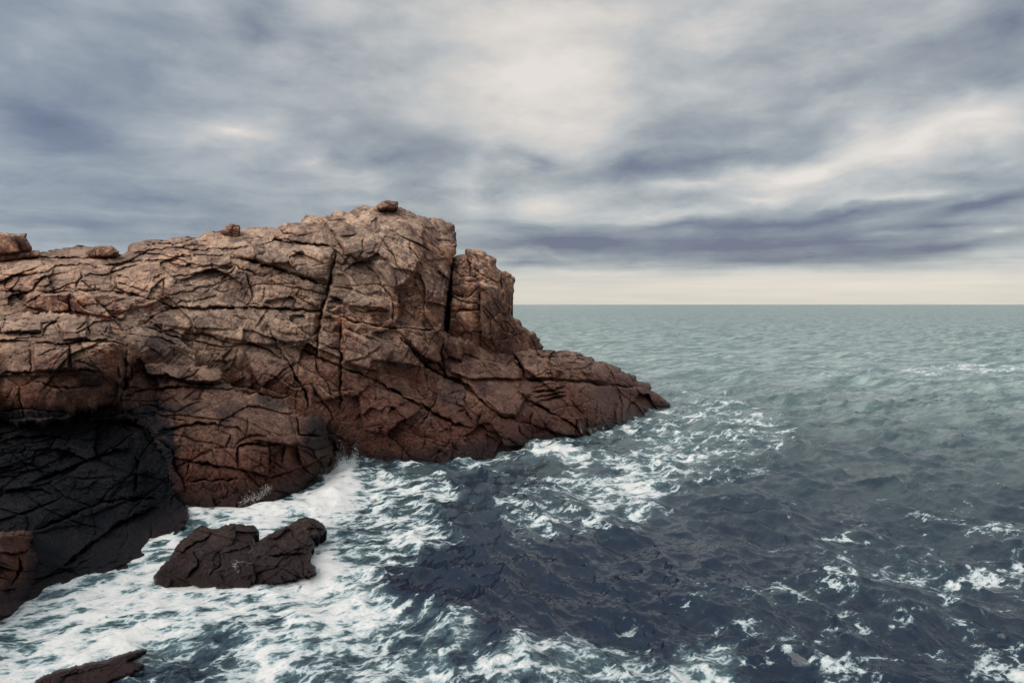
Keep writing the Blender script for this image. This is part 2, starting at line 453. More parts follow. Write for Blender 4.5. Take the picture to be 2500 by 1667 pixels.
def subset(V, F, attrs, fm):
    f = F[fm]; used = np.unique(f); mp = np.full(len(V), -1, np.int64); mp[used] = np.arange(len(used))
    return V[used], mp[f], {k: a[used] for k, a in attrs.items()}

def relief(outline, anchors, cracks=(), step=1.75, seed=1, jag=1.7, round_px=16, round_m=1.2,
           blk=((5.2, 2.3, 1.05, .24, .10), (1.7, .85, .28, .20, .03), (.55, .34, .06, .07, .01)), ang=-0.12,
           wrinkle=0.075, wang=0.9, jt=1.0, wash=None, back=((.5, .0), (1.6, -.25), (4., -1.8), (9., -7.)), black=None, grey=None, steps=(), inward=0.97,
           lump=0.35, smooth_zone=None):
    ol = rough_line(outline, True, 5.0, jag, seed)
    xs = [p[0] for p in ol]; ys = [p[1] for p in ol]
    x0, y0, x1, y1 = min(xs)-4*step, min(ys)-4*step, max(xs)+4*step, max(ys)+4*step
    gx, gy = np.meshgrid(np.arange(x0, x1, step), np.arange(y0, y1, step))
    R = max(round_px*1.05, 8)
    segs = [(ol[i], ol[(i+1) % len(ol)]) for i in range(len(ol))]
    dist = seg_dist(gx, gy, x0, y0, step, segs, R)
    ins = inside(gx, gy, ol)
    sd_ = np.where(ins, dist, -dist)
    gyy, gxx = np.gradient(sd_, step)
    near = (np.abs(sd_) < step * 0.72)
    gl = np.hypot(gxx, gyy) + 1e-6
    gx = np.where(near, gx - sd_*gxx/gl, gx); gy = np.where(near, gy - sd_*gyy/gl, gy)
    ok = sd_ > -step * 0.72
    D = tps(anchors)(gx, gy)
    a, b = ray(gx, gy)
    Xw = (a * D); Zw = (H + b * D); Yw = D
    # warped surface coordinates for the joint pattern
    wz = 1.1 * fbm(Xw*.16, Zw*.16, Yw*.1, 3, seed+5); wx = 1.1 * fbm(Xw*.16+9, Zw*.16, Yw*.1, 3, seed+8)
    s = (Xw + 0.25*Yw + wx).astype(np.float32); t = (Zw + 0.42*Yw + wz).astype(np.float32)
    w2s = s + .30*fbm(s*.8, t*.8, None, 3, seed+11); w2t = t + .30*fbm(s*.8+5, t*.8, None, 3, seed+12)
    disp = lump * fbm(Xw*.22, Zw*.3, Yw*.2, 3, seed+20)
    tint = np.zeros(D.shape, np.float32)
    amp_mask = np.clip(0.75 + 1.6*fbm(s*.13, t*.13, None, 2, seed+30), 0.3, 1.35)
    shat = np.clip(.62 + 2.6*fbm(s*.19+3, t*.19, None, 3, seed+31), .08, 1.5)     # shattered zones and sound slabs
    for k, (cs, ct, off, tilt, grv) in enumerate(blk):
        e, r, ds, dt = blocks(w2s, w2t, cs, ct, ang + 0.35*(k == 1) - .2*(k == 2), seed*7+k)
        gw = 0.04 + 0.022*ct
        tl_ = tilt * (1.5, 1.7, 1.9)[min(k, 2)]
        am = amp_mask if k == 0 else amp_mask * shat
        disp += am * (off*(r[0]-.5)*1.35 + tl_*((r[1]-.5)*ds*1.3 + (r[2]-.5)*dt*2.2))
        disp -= am * grv * (np.exp(-(e/gw)**2)*(0.2+r[1]*1.3) + 0.25*np.exp(-e/(gw*3.0)))
        tint += (r[2]-.5) * (0.5, 0.7, 0.5)[min(k, 2)]
    # wrinkles: ridges running obliquely over the slabs
    wa = wang + 0.8*fbm(s*.09, t*.09, None, 2, seed+40)
    ca, sa = np.cos(wa), np.sin(wa)
    q1 = s*ca + t*sa; q2 = -s*sa + t*ca
    wr = ridged(q1*.55, q2*1.9, None, 3, seed+41)
    disp += wrinkle * amp_mask * (wr - .55) * 1.5
    wr2 = ridged(q1*1.5 + 3, q2*4.6, None, 3, seed+45)
    disp += wrinkle * .42 * (wr2 - .55) * np.clip(.8 + 2*fbm(s*.2, t*.2, None, 2, seed+46), 0, 1.6)
    disp += 0.055 * fbm(s*2.2, t*2.2, Yw*1.5, 5, seed+50, 0.62)
    # joint families: long straight fractures with small offsets between the strips
    for k, (th, sp_, gd, off) in enumerate(((.22, 2.1, .20, .34), (1.25, 1.9, .15, .26), (2.45, 2.9, .12, .18), (-.35, .95, .06, .07), (1.75, .9, .05, .05))):
        th = th + ang + .55*fbm(s*.07+k, t*.07, None, 2, seed+60+k)
        q = (s*np.cos(th) * 0 - s*np.sin(th) + t*np.cos(th))/sp_ + .35*fbm(s*.35, t*.35, None, 2, seed+65+k)
        iq = np.floor(q); fq = q - iq
        iq = iq.astype(np.int64)
        cut = .3 + .4*rnd(iq, np.zeros_like(iq), 1, seed+70+k)      # one fracture somewhere in each strip
        along = s*np.cos(th) + t*np.sin(th)
        live = np.clip((perlin(along*.28 + 17*rnd(iq, np.zeros_like(iq), 2, seed+k), iq*7.3, None, seed+75+k) - .07)*7, 0, 1)
        dm = (fq-cut)*sp_
        sg = np.sign(dm)
        fall = np.clip(1-np.abs(dm)/(.45*sp_), 0, 1)
        disp += jt*live*(1. if k < 3 else shat)*(-gd*np.exp(-(dm/.055)**2) - .25*gd*np.exp(-np.abs(dm)/.18) + off*sg*fall*fall*(rnd(iq, np.ones_like(iq), 3, seed+k)-.35)*1.5)
    # traced joints
    gwx = gx + 4.5*perlin(gx*.035, gy*.035, None, 71) + 2.2*perlin(gx*.11, gy*.11, None, 72)
    gwy = gy + 4.5*perlin(gx*.035, gy*.035, None, 73) + 2.2*perlin(gx*.11, gy*.11, None, 74)
    wn_ = perlin(gx*.05, gy*.05, None, 77); wn2 = perlin(gx*.017, gy*.017, None, 79)
    for (pl, wpx, dep) in cracks:
        sd0 = int(pl[0][0]*3+pl[0][1]) % 9999
        pr = rough_line(pl, False, 8.0, 1.0, sd0)
        Rr = wpx*6+16
        dd, sg, tt, tot = crack_dist(gwx, gwy, x0, y0, step, pr, Rr)
        near_ = dd < Rr*.98
        tap = np.clip(np.minimum(tt, 1-tt)*tot/(wpx*9), 0, 1)**.6
        wv = wpx * .62 * np.clip(0.85 + 1.3*wn_ + .5*wn2, .3, 1.7) * (.35+.65*tap)
        fade = (1-dd/Rr)
        side = 1 if (sd0 % 3) else -1
        disp += np.where(near_, -dep*tap*np.exp(-(dd/wv)**2)*np.clip(.9+1.4*wn2, .35, 1.3) - 0.13*dep*tap*np.exp(-dd/(wpx*1.5))*fade
                         + side*sg*.28*dep*tap*fade*fade*np.clip(dd/wv, 0, 1), 0)
    for (poly, amt, soft) in steps:       # whole slabs standing proud (+) or set back (-)
        pr = rough_line(poly, True, 9.0, 1.2, int(poly[0][0]) % 999)
        sg = [(pr[i], pr[(i+1) % len(pr)]) for i in range(len(pr))]
        soft = max(4, soft*.55)
        dd = seg_dist(gx, gy, x0, y0, step, sg, soft)
        im = inside(gx, gy, pr)
        f = np.where(im, np.clip(dd/soft, 0, 1), 0); f = f*f*(3-2*f)
        disp += 1.5*amt*f
    e = np.clip(sd_/round_px, 0, 1)
    rnd_m = round_m * (1 - np.sqrt(np.clip(1-(1-e)**2, 0, 1)))
    D2 = D - disp*1.0 + rnd_m
    X = a*D2; Z = H + b*D2
    V = np.stack([X, D2, Z], -1).reshape(-1, 3)
    attrs = {'tint': np.clip(tint+.5, 0, 1).ravel()}
    bl = np.zeros(D.shape); gr = np.zeros(D.shape)
    def field(rules, arr):
        for (cx, cy, rx, ry, v) in rules or ():
            n = fbm(gx*.02, gy*.02, None, 3, 91)
            q = np.sqrt(((gx-cx)/rx)**2 + ((gy-cy)/ry)**2) + n*.7
            arr += v*np.clip((1.25-q)/.5, 0, 1)
        return np.clip(arr, 0, 1)
    bl = field(black, bl); gr = field(grey, gr)
    ws = np.zeros(D.shape); ws = field(wash, ws); attrs['wash'] = ws.ravel()
    attrs['black'] = bl.ravel(); attrs['grey'] = gr.ravel()
    hh, ww = gx.shape
    idx = np.arange(hh*ww).reshape(hh, ww)
    q = np.stack([idx[:-1, :-1], idx[1:, :-1], idx[1:, 1:], idx[:-1, 1:]], -1).reshape(-1, 4)
    okf = ok.ravel()[q].all(1)
    q = q[okf]
    used = np.unique(q); mp = np.full(hh*ww, -1, np.int64); mp[used] = np.arange(len(used))
    V = V[used]; attrs = {k: v[used] for k, v in attrs.items()}; q = mp[q]
    img = np.stack([gx.ravel()[used], gy.ravel()[used]], -1)
    # close the back: extrude the boundary away from the viewer's side and down
    ed = np.concatenate([q[:, [0, 1]], q[:, [1, 2]], q[:, [2, 3]], q[:, [3, 0]]])
    key = np.sort(ed, 1); kk = key[:, 0]*len(V) + key[:, 1]
    u, inv, cnt = np.unique(kk, return_inverse=True, return_counts=True)
    be = ed[cnt[inv] == 1]
    bv = np.unique(be); mp = np.full(len(V), -1, np.int64); mp[bv] = np.arange(len(bv))
    cen = V[:, 0].mean()
    Vs = [V]; prev = bv.copy(); n0 = len(V); qs = [q]; at2 = {k: [v] for k, v in attrs.items()}; im2 = [img]
    for i, (dy, dz) in enumerate(back):
        Bp = V[bv].copy()
        f = (Bp[:, 1]+dy)/Bp[:, 1]
        inn = inward ** (i+1)
        nb = np.stack([(Bp[:, 0]*f - cen)*inn + cen, Bp[:, 1]+dy, H + (Bp[:, 2]-H)*f + dz - .15*(i+1)*(1-inward)*10], -1)
        nb += (np.stack([perlin(Bp[:, 0]*.7, Bp[:, 2]*.7, None, 60+i+j) for j in range(3)], -1))*min(dy*.15, .6)
        Vs.append(nb); new = np.arange(n0, n0+len(bv)); n0 += len(bv)
        qs.append(np.stack([prev[mp[be[:, 1]]], prev[mp[be[:, 0]]], new[mp[be[:, 0]]], new[mp[be[:, 1]]]], -1))
        for k in at2: at2[k].append(attrs[k][bv])
        im2.append(img[bv]); prev = new
    return np.concatenate(Vs), np.concatenate(qs), {k: np.concatenate(v) for k, v in at2.items()}, np.concatenate(im2)

def pip(pts, poly):
    x, y = pts[:, 0], pts[:, 1]; m = np.zeros(len(pts), bool)
    for i in range(len(poly)):
        a, b = poly[i], poly[(i+1) % len(poly)]
        if a[1] == b[1]: continue
        c = ((a[1] > y) != (b[1] > y)) & (x < (b[0]-a[0])*(y-a[1])/(b[1]-a[1]) + a[0])
        m ^= c
    return m

# ------------------------------------------------------------------ the headland
headland = bpy.data.objects.new("headland", None); col.objects.link(headland)
headland.location = (-6, 56, 0)
tag(headland, "rugged reddish brown granite headland rising to a blunt crag and running down into the sea", "headland")

sky_left = c1((-930,470),(-600,440),(-300,430),(-30,420),(90,412),(180,396),(280,390),(330,378),(345,369),(370,371),(400,365),(470,352),(560,346),(600,350),(700,380),(815,398),(845,404),
 (860,395),(885,375),(883,350),(900,330),(960,312),(1040,298),(1105,298),(1110,308),(1145,300),(1180,290),(1270,280),(1330,280),(1345,288),(1380,280),
 (1410,258),(1450,240),(1500,238),(1540,250),(1600,262),(1660,240),(1720,215),(1760,213),(1815,215),(1840,206),(1870,210),(1890,217),(1915,218),
 (1940,205),(1955,183),(2000,178),(2060,182))
sky_crag = c2((103,220),(108,195),(130,172),(160,163),(200,167),(242,180),(245,168),(300,168),(318,180),(322,155),(350,130),(395,133),(450,152),(455,140),
 (490,118),(520,98),(580,96),(620,100),(650,110),(700,104),(790,104),(805,108),(840,115),(885,130),(920,150),(960,165),(1010,180),(1040,200),(1042,185),(1070,180),
 (1090,190),(1140,203),(1150,215),(1190,220),(1212,235),(1215,262),(1213,280),(1225,290),(1225,340),(1222,400),(1225,440),(1205,470),(1192,520),(1180,600),(1168,700),
 (1150,800),(1142,900),(1135,1000))
ridge_top = c2((1200,1040),(1300,1050),(1400,1060),(1480,1078),(1560,1110),(1640,1130),(1700,1130),(1780,1135),(1843,1140)) + \
 c3((1105,372),(1110,355),(1140,348),(1200,360),(1260,358),(1290,350),(1350,365),(1400,372),(1420,390),(1440,405),(1490,405),(1515,425),(1515,440),(1545,450),
 (1580,448),(1620,458),(1660,470),(1700,488),(1730,495),(1738,525),(1790,545),(1840,555),(1862,565),(1865,600),(1900,610),(1960,618),(1975,635),(1975,680),
 (2000,690),(2040,710),(2080,745),(2110,770),(2132,785),(2137,810),(2135,865),(2120,930),(2090,1020),(2040,1100))
low_edge = [(1560,1090),(1480,1120),(1400,1150),(1300,1180),(1150,1200),(1000,1220),(820,1230),(760,1220),(740,1150),(720,1080),(600,1040),(400,960),(200,960),(-40,960),(-330,960)]
D_outline = sky_left + sky_crag + ridge_top + low_edge

D_anchor = [(-330,640,53),(-330,700,48),(-330,770,45.5),(-330,900,44),(0,620,54),(100,605,56),(200,600,57),(300,612,57),(420,580,60),(560,562,61),(680,548,61),(740,530,62),(820,512,62),(900,508,64),(1000,530,63.5),(1080,545,68),(1110,600,66.5),
 (0,700,49),(100,660,50),(200,660,50.5),(400,640,54),(560,590,57),(660,620,56),(300,720,49.5),(450,700,52),(600,700,54),(760,700,55),
 (100,760,47),(250,760,47.5),(400,780,50),(550,790,51.5),(700,790,52.5),(0,770,46.5),(300,830,45),(350,850,45),
 (850,600,59),(950,620,58.5),(1040,640,60.5),(900,700,57),(1000,720,57.5),(1070,760,59),(960,790,57),(1080,800,59),(820,740,55.5),
 (450,880,48),(600,880,49.5),(750,880,51.5),(850,850,53),(950,870,54.5),(1050,860,57),(700,980,49.5),(800,1000,50),(900,980,51.5),(1000,960,54),
 (1100,920,58.5),(1150,870,62),(1250,880,66),(1200,950,59),(1300,960,61),(1330,900,66),(1400,920,67),(1450,960,66),(1400,1020,62.5),(1520,960,73),(1560,960,76),(1600,960,79),(1630,960,81.5),
 (820,1130,51.5),(900,1150,50.4),(1000,1150,50.2),(1100,1140,51.3),(1200,1115,54),(1300,1085,58),(1400,1075,60.3),(1500,1045,66),(1560,1035,69.5),(1630,1000,80),
 (840,1060,50.5),(1000,1060,51),(1150,1040,54),(1280,1030,57.5),(1480,1000,67),
 (900,1230,50.2),(1100,1230,51),(1300,1170,58),(1500,1120,66),(400,960,47),(200,900,45.5),(0,900,45),(740,1180,50)]

G = c1
D_cracks = [
 (G((1130,765),(1230,772),(1400,768),(1600,772),(1760,770),(1900,778),(2050,783),(2235,785)),3.4,1.1),
 (c2((345,440),(350,480),(320,600),(300,700),(270,800),(250,900),(235,1000),(215,1150),(205,1200)),5.0,1.5),
 (c2((205,1200),(230,1300),(300,1400),(330,1500)),2.4,.6),
 (G((1600,430),(1700,440),(1810,470),(1900,500),(2000,530),(2100,570),(2200,600),(2290,622)),4.2,1.3),
 (G((1840,425),(1865,455)),7,1.2),
 (G((1620,480),(1750,530),(1830,560),(1850,540),(1900,510)),2.6,.6),
 (G((1830,570),(1900,600),(2000,620),(2100,640),(2250,670)),2.0,.35),
 (G((530,655),(640,652),(780,655),(820,668),(950,690),(1050,720),(1150,750),(1230,772)),2.8,.8),
 (G((558,480),(560,560),(540,600),(525,660)),3.2,.8),
 (G((1140,560),(1090,600),(1020,690),(990,720)),3.4,.8),
 (G((1135,560),(1140,640),(1120,720)),3.0,.6),
 (G((780,540),(800,590),(815,640),(900,670),(1000,690)),2.2,.5),
 (G((900,620),(1000,650),(1080,660)),1.6,.3),
 (G((1000,900),(1150,950),(1250,985),(1400,1010),(1500,1035),(1560,1050)),2.2,.5),
 (G((1270,950),(1400,940),(1500,985),(1600,1015),(1750,1020),(1850,1050),(1900,1090),(1960,1140)),2.8,.7),
 (G((1830,860),(1880,930),(1920,1020),(1980,1130),(2060,1260),(2120,1370),(2125,1450)),2.6,.7),
 (G((1760,785),(1800,830),(1830,860)),2,.4),
 (G((2150,1290),(2200,1380),(2260,1440),(2320,1540)),4,1.0),
 (G((1700,530),(1730,640),(1760,740)),2.0,.5),
 (G((660,590),(672,650)),1.4,.3),(G((775,570),(782,650)),1.4,.3),
 (G((492,665),(482,720),(480,800)),5,1.4),
 (G((245,670),(248,780)),2,.4),
 (G((1000,455),(1100,440),(1250,440),(1330,490),(1450,480),(1620,480)),2.0,.5),
 (G((1170,550),(1300,540),(1500,500),(1620,490)),1.8,.4),
 (G((1200,600),(1330,600),(1480,560),(1620,510)),1.4,.3),
 (G((1150,680),(1300,660),(1500,600),(1650,560)),1.4,.3),
 (G((1190,740),(1350,720),(1500,690)),1.4,.3),
 (G((0,450),(130,425),(300,420),(560,425),(700,420),(860,408)),2.2,.7),
 (G((0,540),(220,540),(330,520),(400,480),(560,470),(700,500)),2.2,.5),
 (G((0,650),(100,660),(200,655),(260,590),(340,520)),3.0,.7),
 (G((220,650),(330,670),(480,660),(530,655)),2.6,.7),
 (G((560,545),(740,540),(840,500),(960,455)),2.2,.6),
 (G((720,480),(860,450),(1000,440)),1.6,.4),
 (G((890,378),(1000,385),(1100,365),(1200,352),(1330,372),(1500,360),(1620,360),(1800,330)),2.0,.5),
 (G((940,400),(1100,400),(1250,420),(1400,400),(1560,415)),2.0,.5),
 (G((1000,350),(1180,330),(1350,320),(1450,300),(1560,290)),1.6,.4),
 (G((1300,430),(1450,380),(1600,380)),1.4,.3),
 (G((1440,300),(1440,350)),1.4,.3),
 (G((1660,260),(1700,300),(1800,300),(1830,260)),2,.5),
 (G((1800,330),(1900,300),(2050,320),(2200,340),(2330,345)),3.2,.9),
 (G((1940,210),(1960,260),(2100,270),(2230,250)),2,.5),
 (G((2090,640),(2085,720)),1.4,.3),
 (G((1610,700),(1700,740),(1800,755)),2.0,.4),
 (G((1600,820),(1750,850),(1850,900),(2000,960),(2180,1000)),1.4,.3),
 (G((1250,760),(1100,800),(1000,880),(880,920)),2.0,.5),
 (G((1120,880),(1120,930)),2.0,.5),
 (G((1500,640),(1560,540),(1640,480)),1.2,.25),(G((1380,700),(1500,600),(1600,540)),1.2,.25),
 (c2((330,680),(420,685),(520,720),(640,760)),2.2,.5),
 (c2((300,750),(400,780),(440,830),(560,860),(740,850)),3.0,.8),
 (c2((400,440),(500,475),(590,530),(650,600),(760,770)),2.4,.6),
 (c2((280,850),(400,900),(500,940),(640,960),(760,985),(900,980),(1120,1000)),3.0,.8),
 (c2((1150,560),(1140,620),(1110,700)),7,1.3),
 (c2((400,980),(560,1030),(660,1080),(700,1110),(690,1150)),2.4,.6),
 (c2((820,1050),(900,1120),(950,1200),(1050,1290),(1150,1340),(1280,1400),(1400,1500),(1480,1568)),4.6,1.1),
 (c2((0,1100),(150,1150),(320,1230),(480,1290),(620,1350),(760,1420),(880,1490),(1000,1568)),3.4,.9),
 (c2((395,900),(390,1100),(400,1300),(385,1568)),3.6,1.0),
 (c2((1135,1000),(1110,1150),(1150,1340)),7,1.6),
 (c2((1480,1090),(1640,1170),(1700,1260),(1720,1350)),5,1.3),
 (c2((560,330),(540,420),(515,480)),2,.5),(c2((680,330),(770,450),(850,610)),2,.5),(c2((860,360),(930,440),(980,540)),1.6,.4),
 (c2((240,185),(330,280),(420,440)),3,.8),(c2((600,240),(660,180),(620,300)),2,.5),
 (c2((850,720),(880,760),(940,740)),5,.8),(c2((950,780),(970,860),(940,940)),2.2,.5),(c2((760,760),(770,970)),2,.4),
 (c2((1000,780),(990,840),(1010,900)),1.6,.4),
 (c2((220,1080),(330,1120),(430,1140)),2,.5),(c2((0,1210),(60,1320),(140,1440),(150,1568)),2.4,.6),
 (c2((700,1100),(560,1190),(420,1230)),1.6,.4),
 (c3((850,395),(900,450),(930,530),(940,600),(1100,600),(1300,605),(1450,625),(1600,640),(1750,650),(1900,650),(1975,680)),4.0,1.2),
 (c3((1140,410),(1165,500),(1170,600)),3.0,.8),
 (c3((0,310),(80,400),(250,470),(300,560),(480,640),(560,740),(650,820),(760,900),(880,920)),4.2,1.1),
 (c3((880,920),(1100,1000),(1260,1060)),2.4,.6),
 (c3((280,650),(220,750),(160,860),(80,1000)),4,1.0),(c3((250,660),(190,760),(120,880),(0,1010)),2,.5),
 (c3((330,690),(420,800),(500,900),(520,960)),3.4,.9),
 (c3((0,760),(130,820),(250,900),(400,960),(520,1000)),3.6,1.0),
 (c3((870,650),(960,760),(1060,800),(1180,880),(1280,930),(1380,1000),(1440,1080)),3.2,.9),
 (c3((1300,740),(1400,860),(1450,900)),2.4,.6),
 (c3((1000,705),(1290,645)),3.0,.9),(c3((1020,735),(1290,690)),2.6,.7),(c3((1060,775),(1290,722)),3,.8),(c3((1000,670),(1250,610)),2.2,.5),
 (c3((1700,780),(1690,870),(1690,960)),6,1.5),(c3((1460,900),(1450,1080)),2.6,.7),(c3((1370,920),(1370,1050)),2.2,.6),
 (c3((1540,780),(1530,1000)),1.6,.4),(c3((1640,560),(1640,630)),3,.7),(c3((1720,680),(1740,800),(1740,960)),2.2,.6),
 (c3((1810,690),(1800,920)),1.6,.4),(c3((1870,690),(1870,900)),1.4,.35),(c3((1975,700),(1990,810),(1960,922)),2.2,.5),(c3((1985,810),(2100,830)),2.2,.5),
 (c3((600,840),(560,960),(620,980)),6,1.1),(c3((880,780),(880,900)),4,.9),(c3((730,830),(770,900)),2,.5),
 (c3((1000,840),(1000,980),(1010,1040)),1.8,.4),(c3((890,930),(910,1040),(980,1090)),2.6,.6),(c3((1110,920),(1130,1000),(1220,1050)),4,.9),
 (c3((1180,600),(1260,520),(1400,500),(1540,450)),2,.5),(c3((1440,405),(1260,410),(1130,410),(900,400)),1.8,.5),
 (c3((530,960),(700,1030),(870,1120),(1000,1180)),1.8,.4),(c3((350,960),(330,1100),(250,1200)),1.2,.25),
 (c3((0,1000),(100,1080),(300,1150),(480,1180)),1.4,.3),
 (c4((1640,340),(1690,420),(1720,500)),5,1.1),
  (c1((0,590),(40,610)),6,1.2),
]
D_steps = [
 (c1((50,700),(85,672),(140,662),(205,655),(185,690),(158,720),(160,768),(120,745),(85,770),(52,755)),-.55,5),
 (c1((165,680),(240,668),(490,665),(480,800),(350,810),(180,770)),.35,12),
 (c1((505,680),(780,660),(940,700),(960,760),(840,860),(660,830),(500,800)),.45,12),
 (c1((1610,400),(1650,360),(1780,310),(1880,300),(2100,350),(2300,400),(2290,600),(2100,560),(1900,495),(1800,460),(1640,430)),.7,16),
 (c2((430,460),(330,330),(400,200),(600,150),(850,180),(1000,250),(1020,450),(900,650),(770,740),(700,650),(590,510)),.6,22),
 (c2((320,690),(420,690),(640,770),(740,850),(440,820),(300,750)),.4,10),
 (c2((400,960),(640,1080),(780,1120),(760,1200),(650,1300),(400,1240)),.5,14),
 (c1((1050,800),(1500,790),(2200,800),(2180,1000),(1850,1040),(1600,1000),(1300,930),(1050,890)),.35,16),
 (c2((1480,440),(1010,480),(870,620),(770,980),(1120,995),(1140,700)),-.35,14),
 (c3((330,470),(560,420),(660,440),(900,520),(930,600),(700,590),(500,600),(330,540)),.6,10),
 (c3((600,650),(850,640),(1000,700),(880,900),(740,880),(620,780)),.5,10),
 (c3((900,420),(1130,410),(1500,440),(1560,460),(1640,560),(1620,620),(1200,590),(960,590)),.5,8),
 (c3((1010,850),(1180,880),(1440,900),(1440,1080),(1260,1050),(1000,970)),.6,8),
]
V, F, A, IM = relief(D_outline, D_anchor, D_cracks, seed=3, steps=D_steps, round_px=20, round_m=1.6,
    wash=[(830,1150,60,20,.4),(1100,1150,300,14,.4),(1500,1050,80,14,.5)],
    grey=[(560,800,230,100,.9),(880,620,130,110,1.),(660,640,160,70,.8),(820,700,90,60,.6),(430,700,120,40,.4),(900,850,60,60,.4)],
    black=[(390,850,60,34,.45),(38,728,22,10,.9),(1100,960,30,40,.5),(800,1100,40,70,.5),(1180,950,18,18,.4),(1515,1040,60,12,.8)])  # dark patches include recess shade painted into the rock colour
fc = IM[F].mean(1)
parts = [
 ("summit_crag", c2((105,100),(240,185),(330,280),(420,440),(500,475),(590,530),(650,600),(760,770),(766,980),(900,980),(1135,1003),(1300,1003),(1300,0),(105,0))),
 ("upper_ledges", c1((-200,-300),(2600,-300),(2600,345),(2330,345),(2200,340),(2050,320),(1900,300),(1800,330),(1640,370),(1600,430),(1450,440),(1250,438),(1100,440),(1000,455),(840,410),(700,420),(560,425),(300,420),(130,425),(-200,460))),
 ("upper_slab", c1((-200,460),(130,425),(560,425),(840,410),(1000,455),(1250,438),(1600,430),(1640,370),(1800,330),(1900,300),(2050,320),(2200,340),(2400,345),(2344,480),(2290,600),(2275,680),(2240,760),(2235,785),(2050,783),(1760,770),(1230,772),(1050,720),(820,668),(640,652),(480,660),(330,670),(220,650),(100,660),(-200,650))),
 ("lower_slab", c1((-200,650),(100,660),(220,650),(330,670),(480,660),(640,652),(820,668),(1050,720),(1230,772),(1760,770),(2050,783),(2235,785),(2215,850),(2200,950),(2185,1060),(2180,1170),(2200,1260),(2260,1440),(2320,1600),(-200,1600))),
 ("seaward_point", c3((840,200),(850,395),(900,450),(930,530),(940,600),(870,650),(960,760),(1060,800),(1180,880),(1280,930),(1380,1000),(1440,1080),(1440,1400),(2600,1400),(2600,0),(840,0))),
 ("lower_slope", None),
]
left_f = np.ones(len(F), bool)
lab = np.full(len(F), -1)
for i, (nm, poly) in enumerate(parts):
    m = left_f & (pip(fc, poly) if poly else True)
    lab[m] = i; left_f &= ~m
for i, (nm, poly) in enumerate(parts):
    v, f, a_ = subset(V, F, A, lab == i)
    make_mesh(nm, v, f, a_, M_ROCK, headland, base=(float(v[:, 0].mean()), float(v[:, 1].mean()), float(max(0, v[:, 2].min()))))

def part(name, mat, outline, anchors, cracks=(), parent=headland, label=None, **kw):
    v, f, a_, im = relief(outline, anchors, cracks, **kw)
    base = (float(v[:, 0].mean()), float(v[:, 1].mean()), float(v[:, 2].min()))
    if parent is None: base = (base[0], base[1], float(max(v[:, 2].min(), -0.5)))
    o = make_mesh(name, v, f, a_, mat, parent, base=base)
    if label: o['label'] = label
    return o

# pinnacle beyond the cleft
E_out = c2((1195,478),(1225,455),(1250,450),(1290,445),(1292,410),(1300,403),(1340,412),(1380,408),(1410,425),(1440,435),(1450,450),(1500,468),(1515,480),(1510,515),
 (1520,545),(1540,560),(1580,565),(1620,585),(1645,608),(1652,635),(1640,690),(1638,760),(1632,830),(1617,880),(1640,905),(1680,920),(1695,940),(1700,965),(1740,985),
 (1760,1005),(1800,1020),(1808,1045),(1835,1060),(1835,1090),(1845,1100),(1843,1145),(1840,1260),(1500,1260),(1200,1200),(1100,1150),(1100,900),(1130,700),(1150,560))
part("pinnacle", M_ROCK, E_out,
 [(1100,640,67),(1130,630,66),(1150,620,66),(1200,640,66.5),(1240,660,69),(1250,720,68),(1240,790,67),(1110,700,64.5),(1110,800,62.5),(1170,700,63.5),(1170,800,62.5),(1170,850,63.5),(1250,830,67),(1300,850,70),(1320,880,71),(1090,860,62),(1200,880,65)],
 [(c2((1300,450),(1330,540),(1335,650)),3,.7),(c2((1390,720),(1395,860),(1410,1060)),3.4,.8),(c2((1160,660),(1280,670),(1390,690)),2,.5),(c2((1160,850),(1290,850),(1400,840)),2,.5),
  (c2((1340,540),(1450,620),(1540,660)),2,.4),(c2((1540,560),(1560,700),(1540,860)),2.4,.6),(c2((1270,680),(1270,800)),2,.5),(c2((1620,900),(1660,1000),(1660,1120)),2.2,.5),(c2((1200,480),(1230,600),(1200,700)),2,.5),
  (c2((1600,960),(1580,1080)),2,.5)],
 seed=9, ang=1.5, wrinkle=.05, wang=1.3, round_px=12, round_m=1.2, black=[(1075,680,16,60,.9)], steps=[([(1060,600),(1109,600),(1104,700),(1097,800),(1090,850),(1060,850)],-5.0,5),(c2((1330,650),(1400,640),(1540,680),(1560,900),(1500,1080),(1400,1050),(1390,720)),.5,12)],  # black patch puts the cleft's shade into the colour
 blk=((3.0,1.6,.4,.12,.25),(1.1,.7,.2,.09,.12),(.5,.34,.05,.04,.05)))

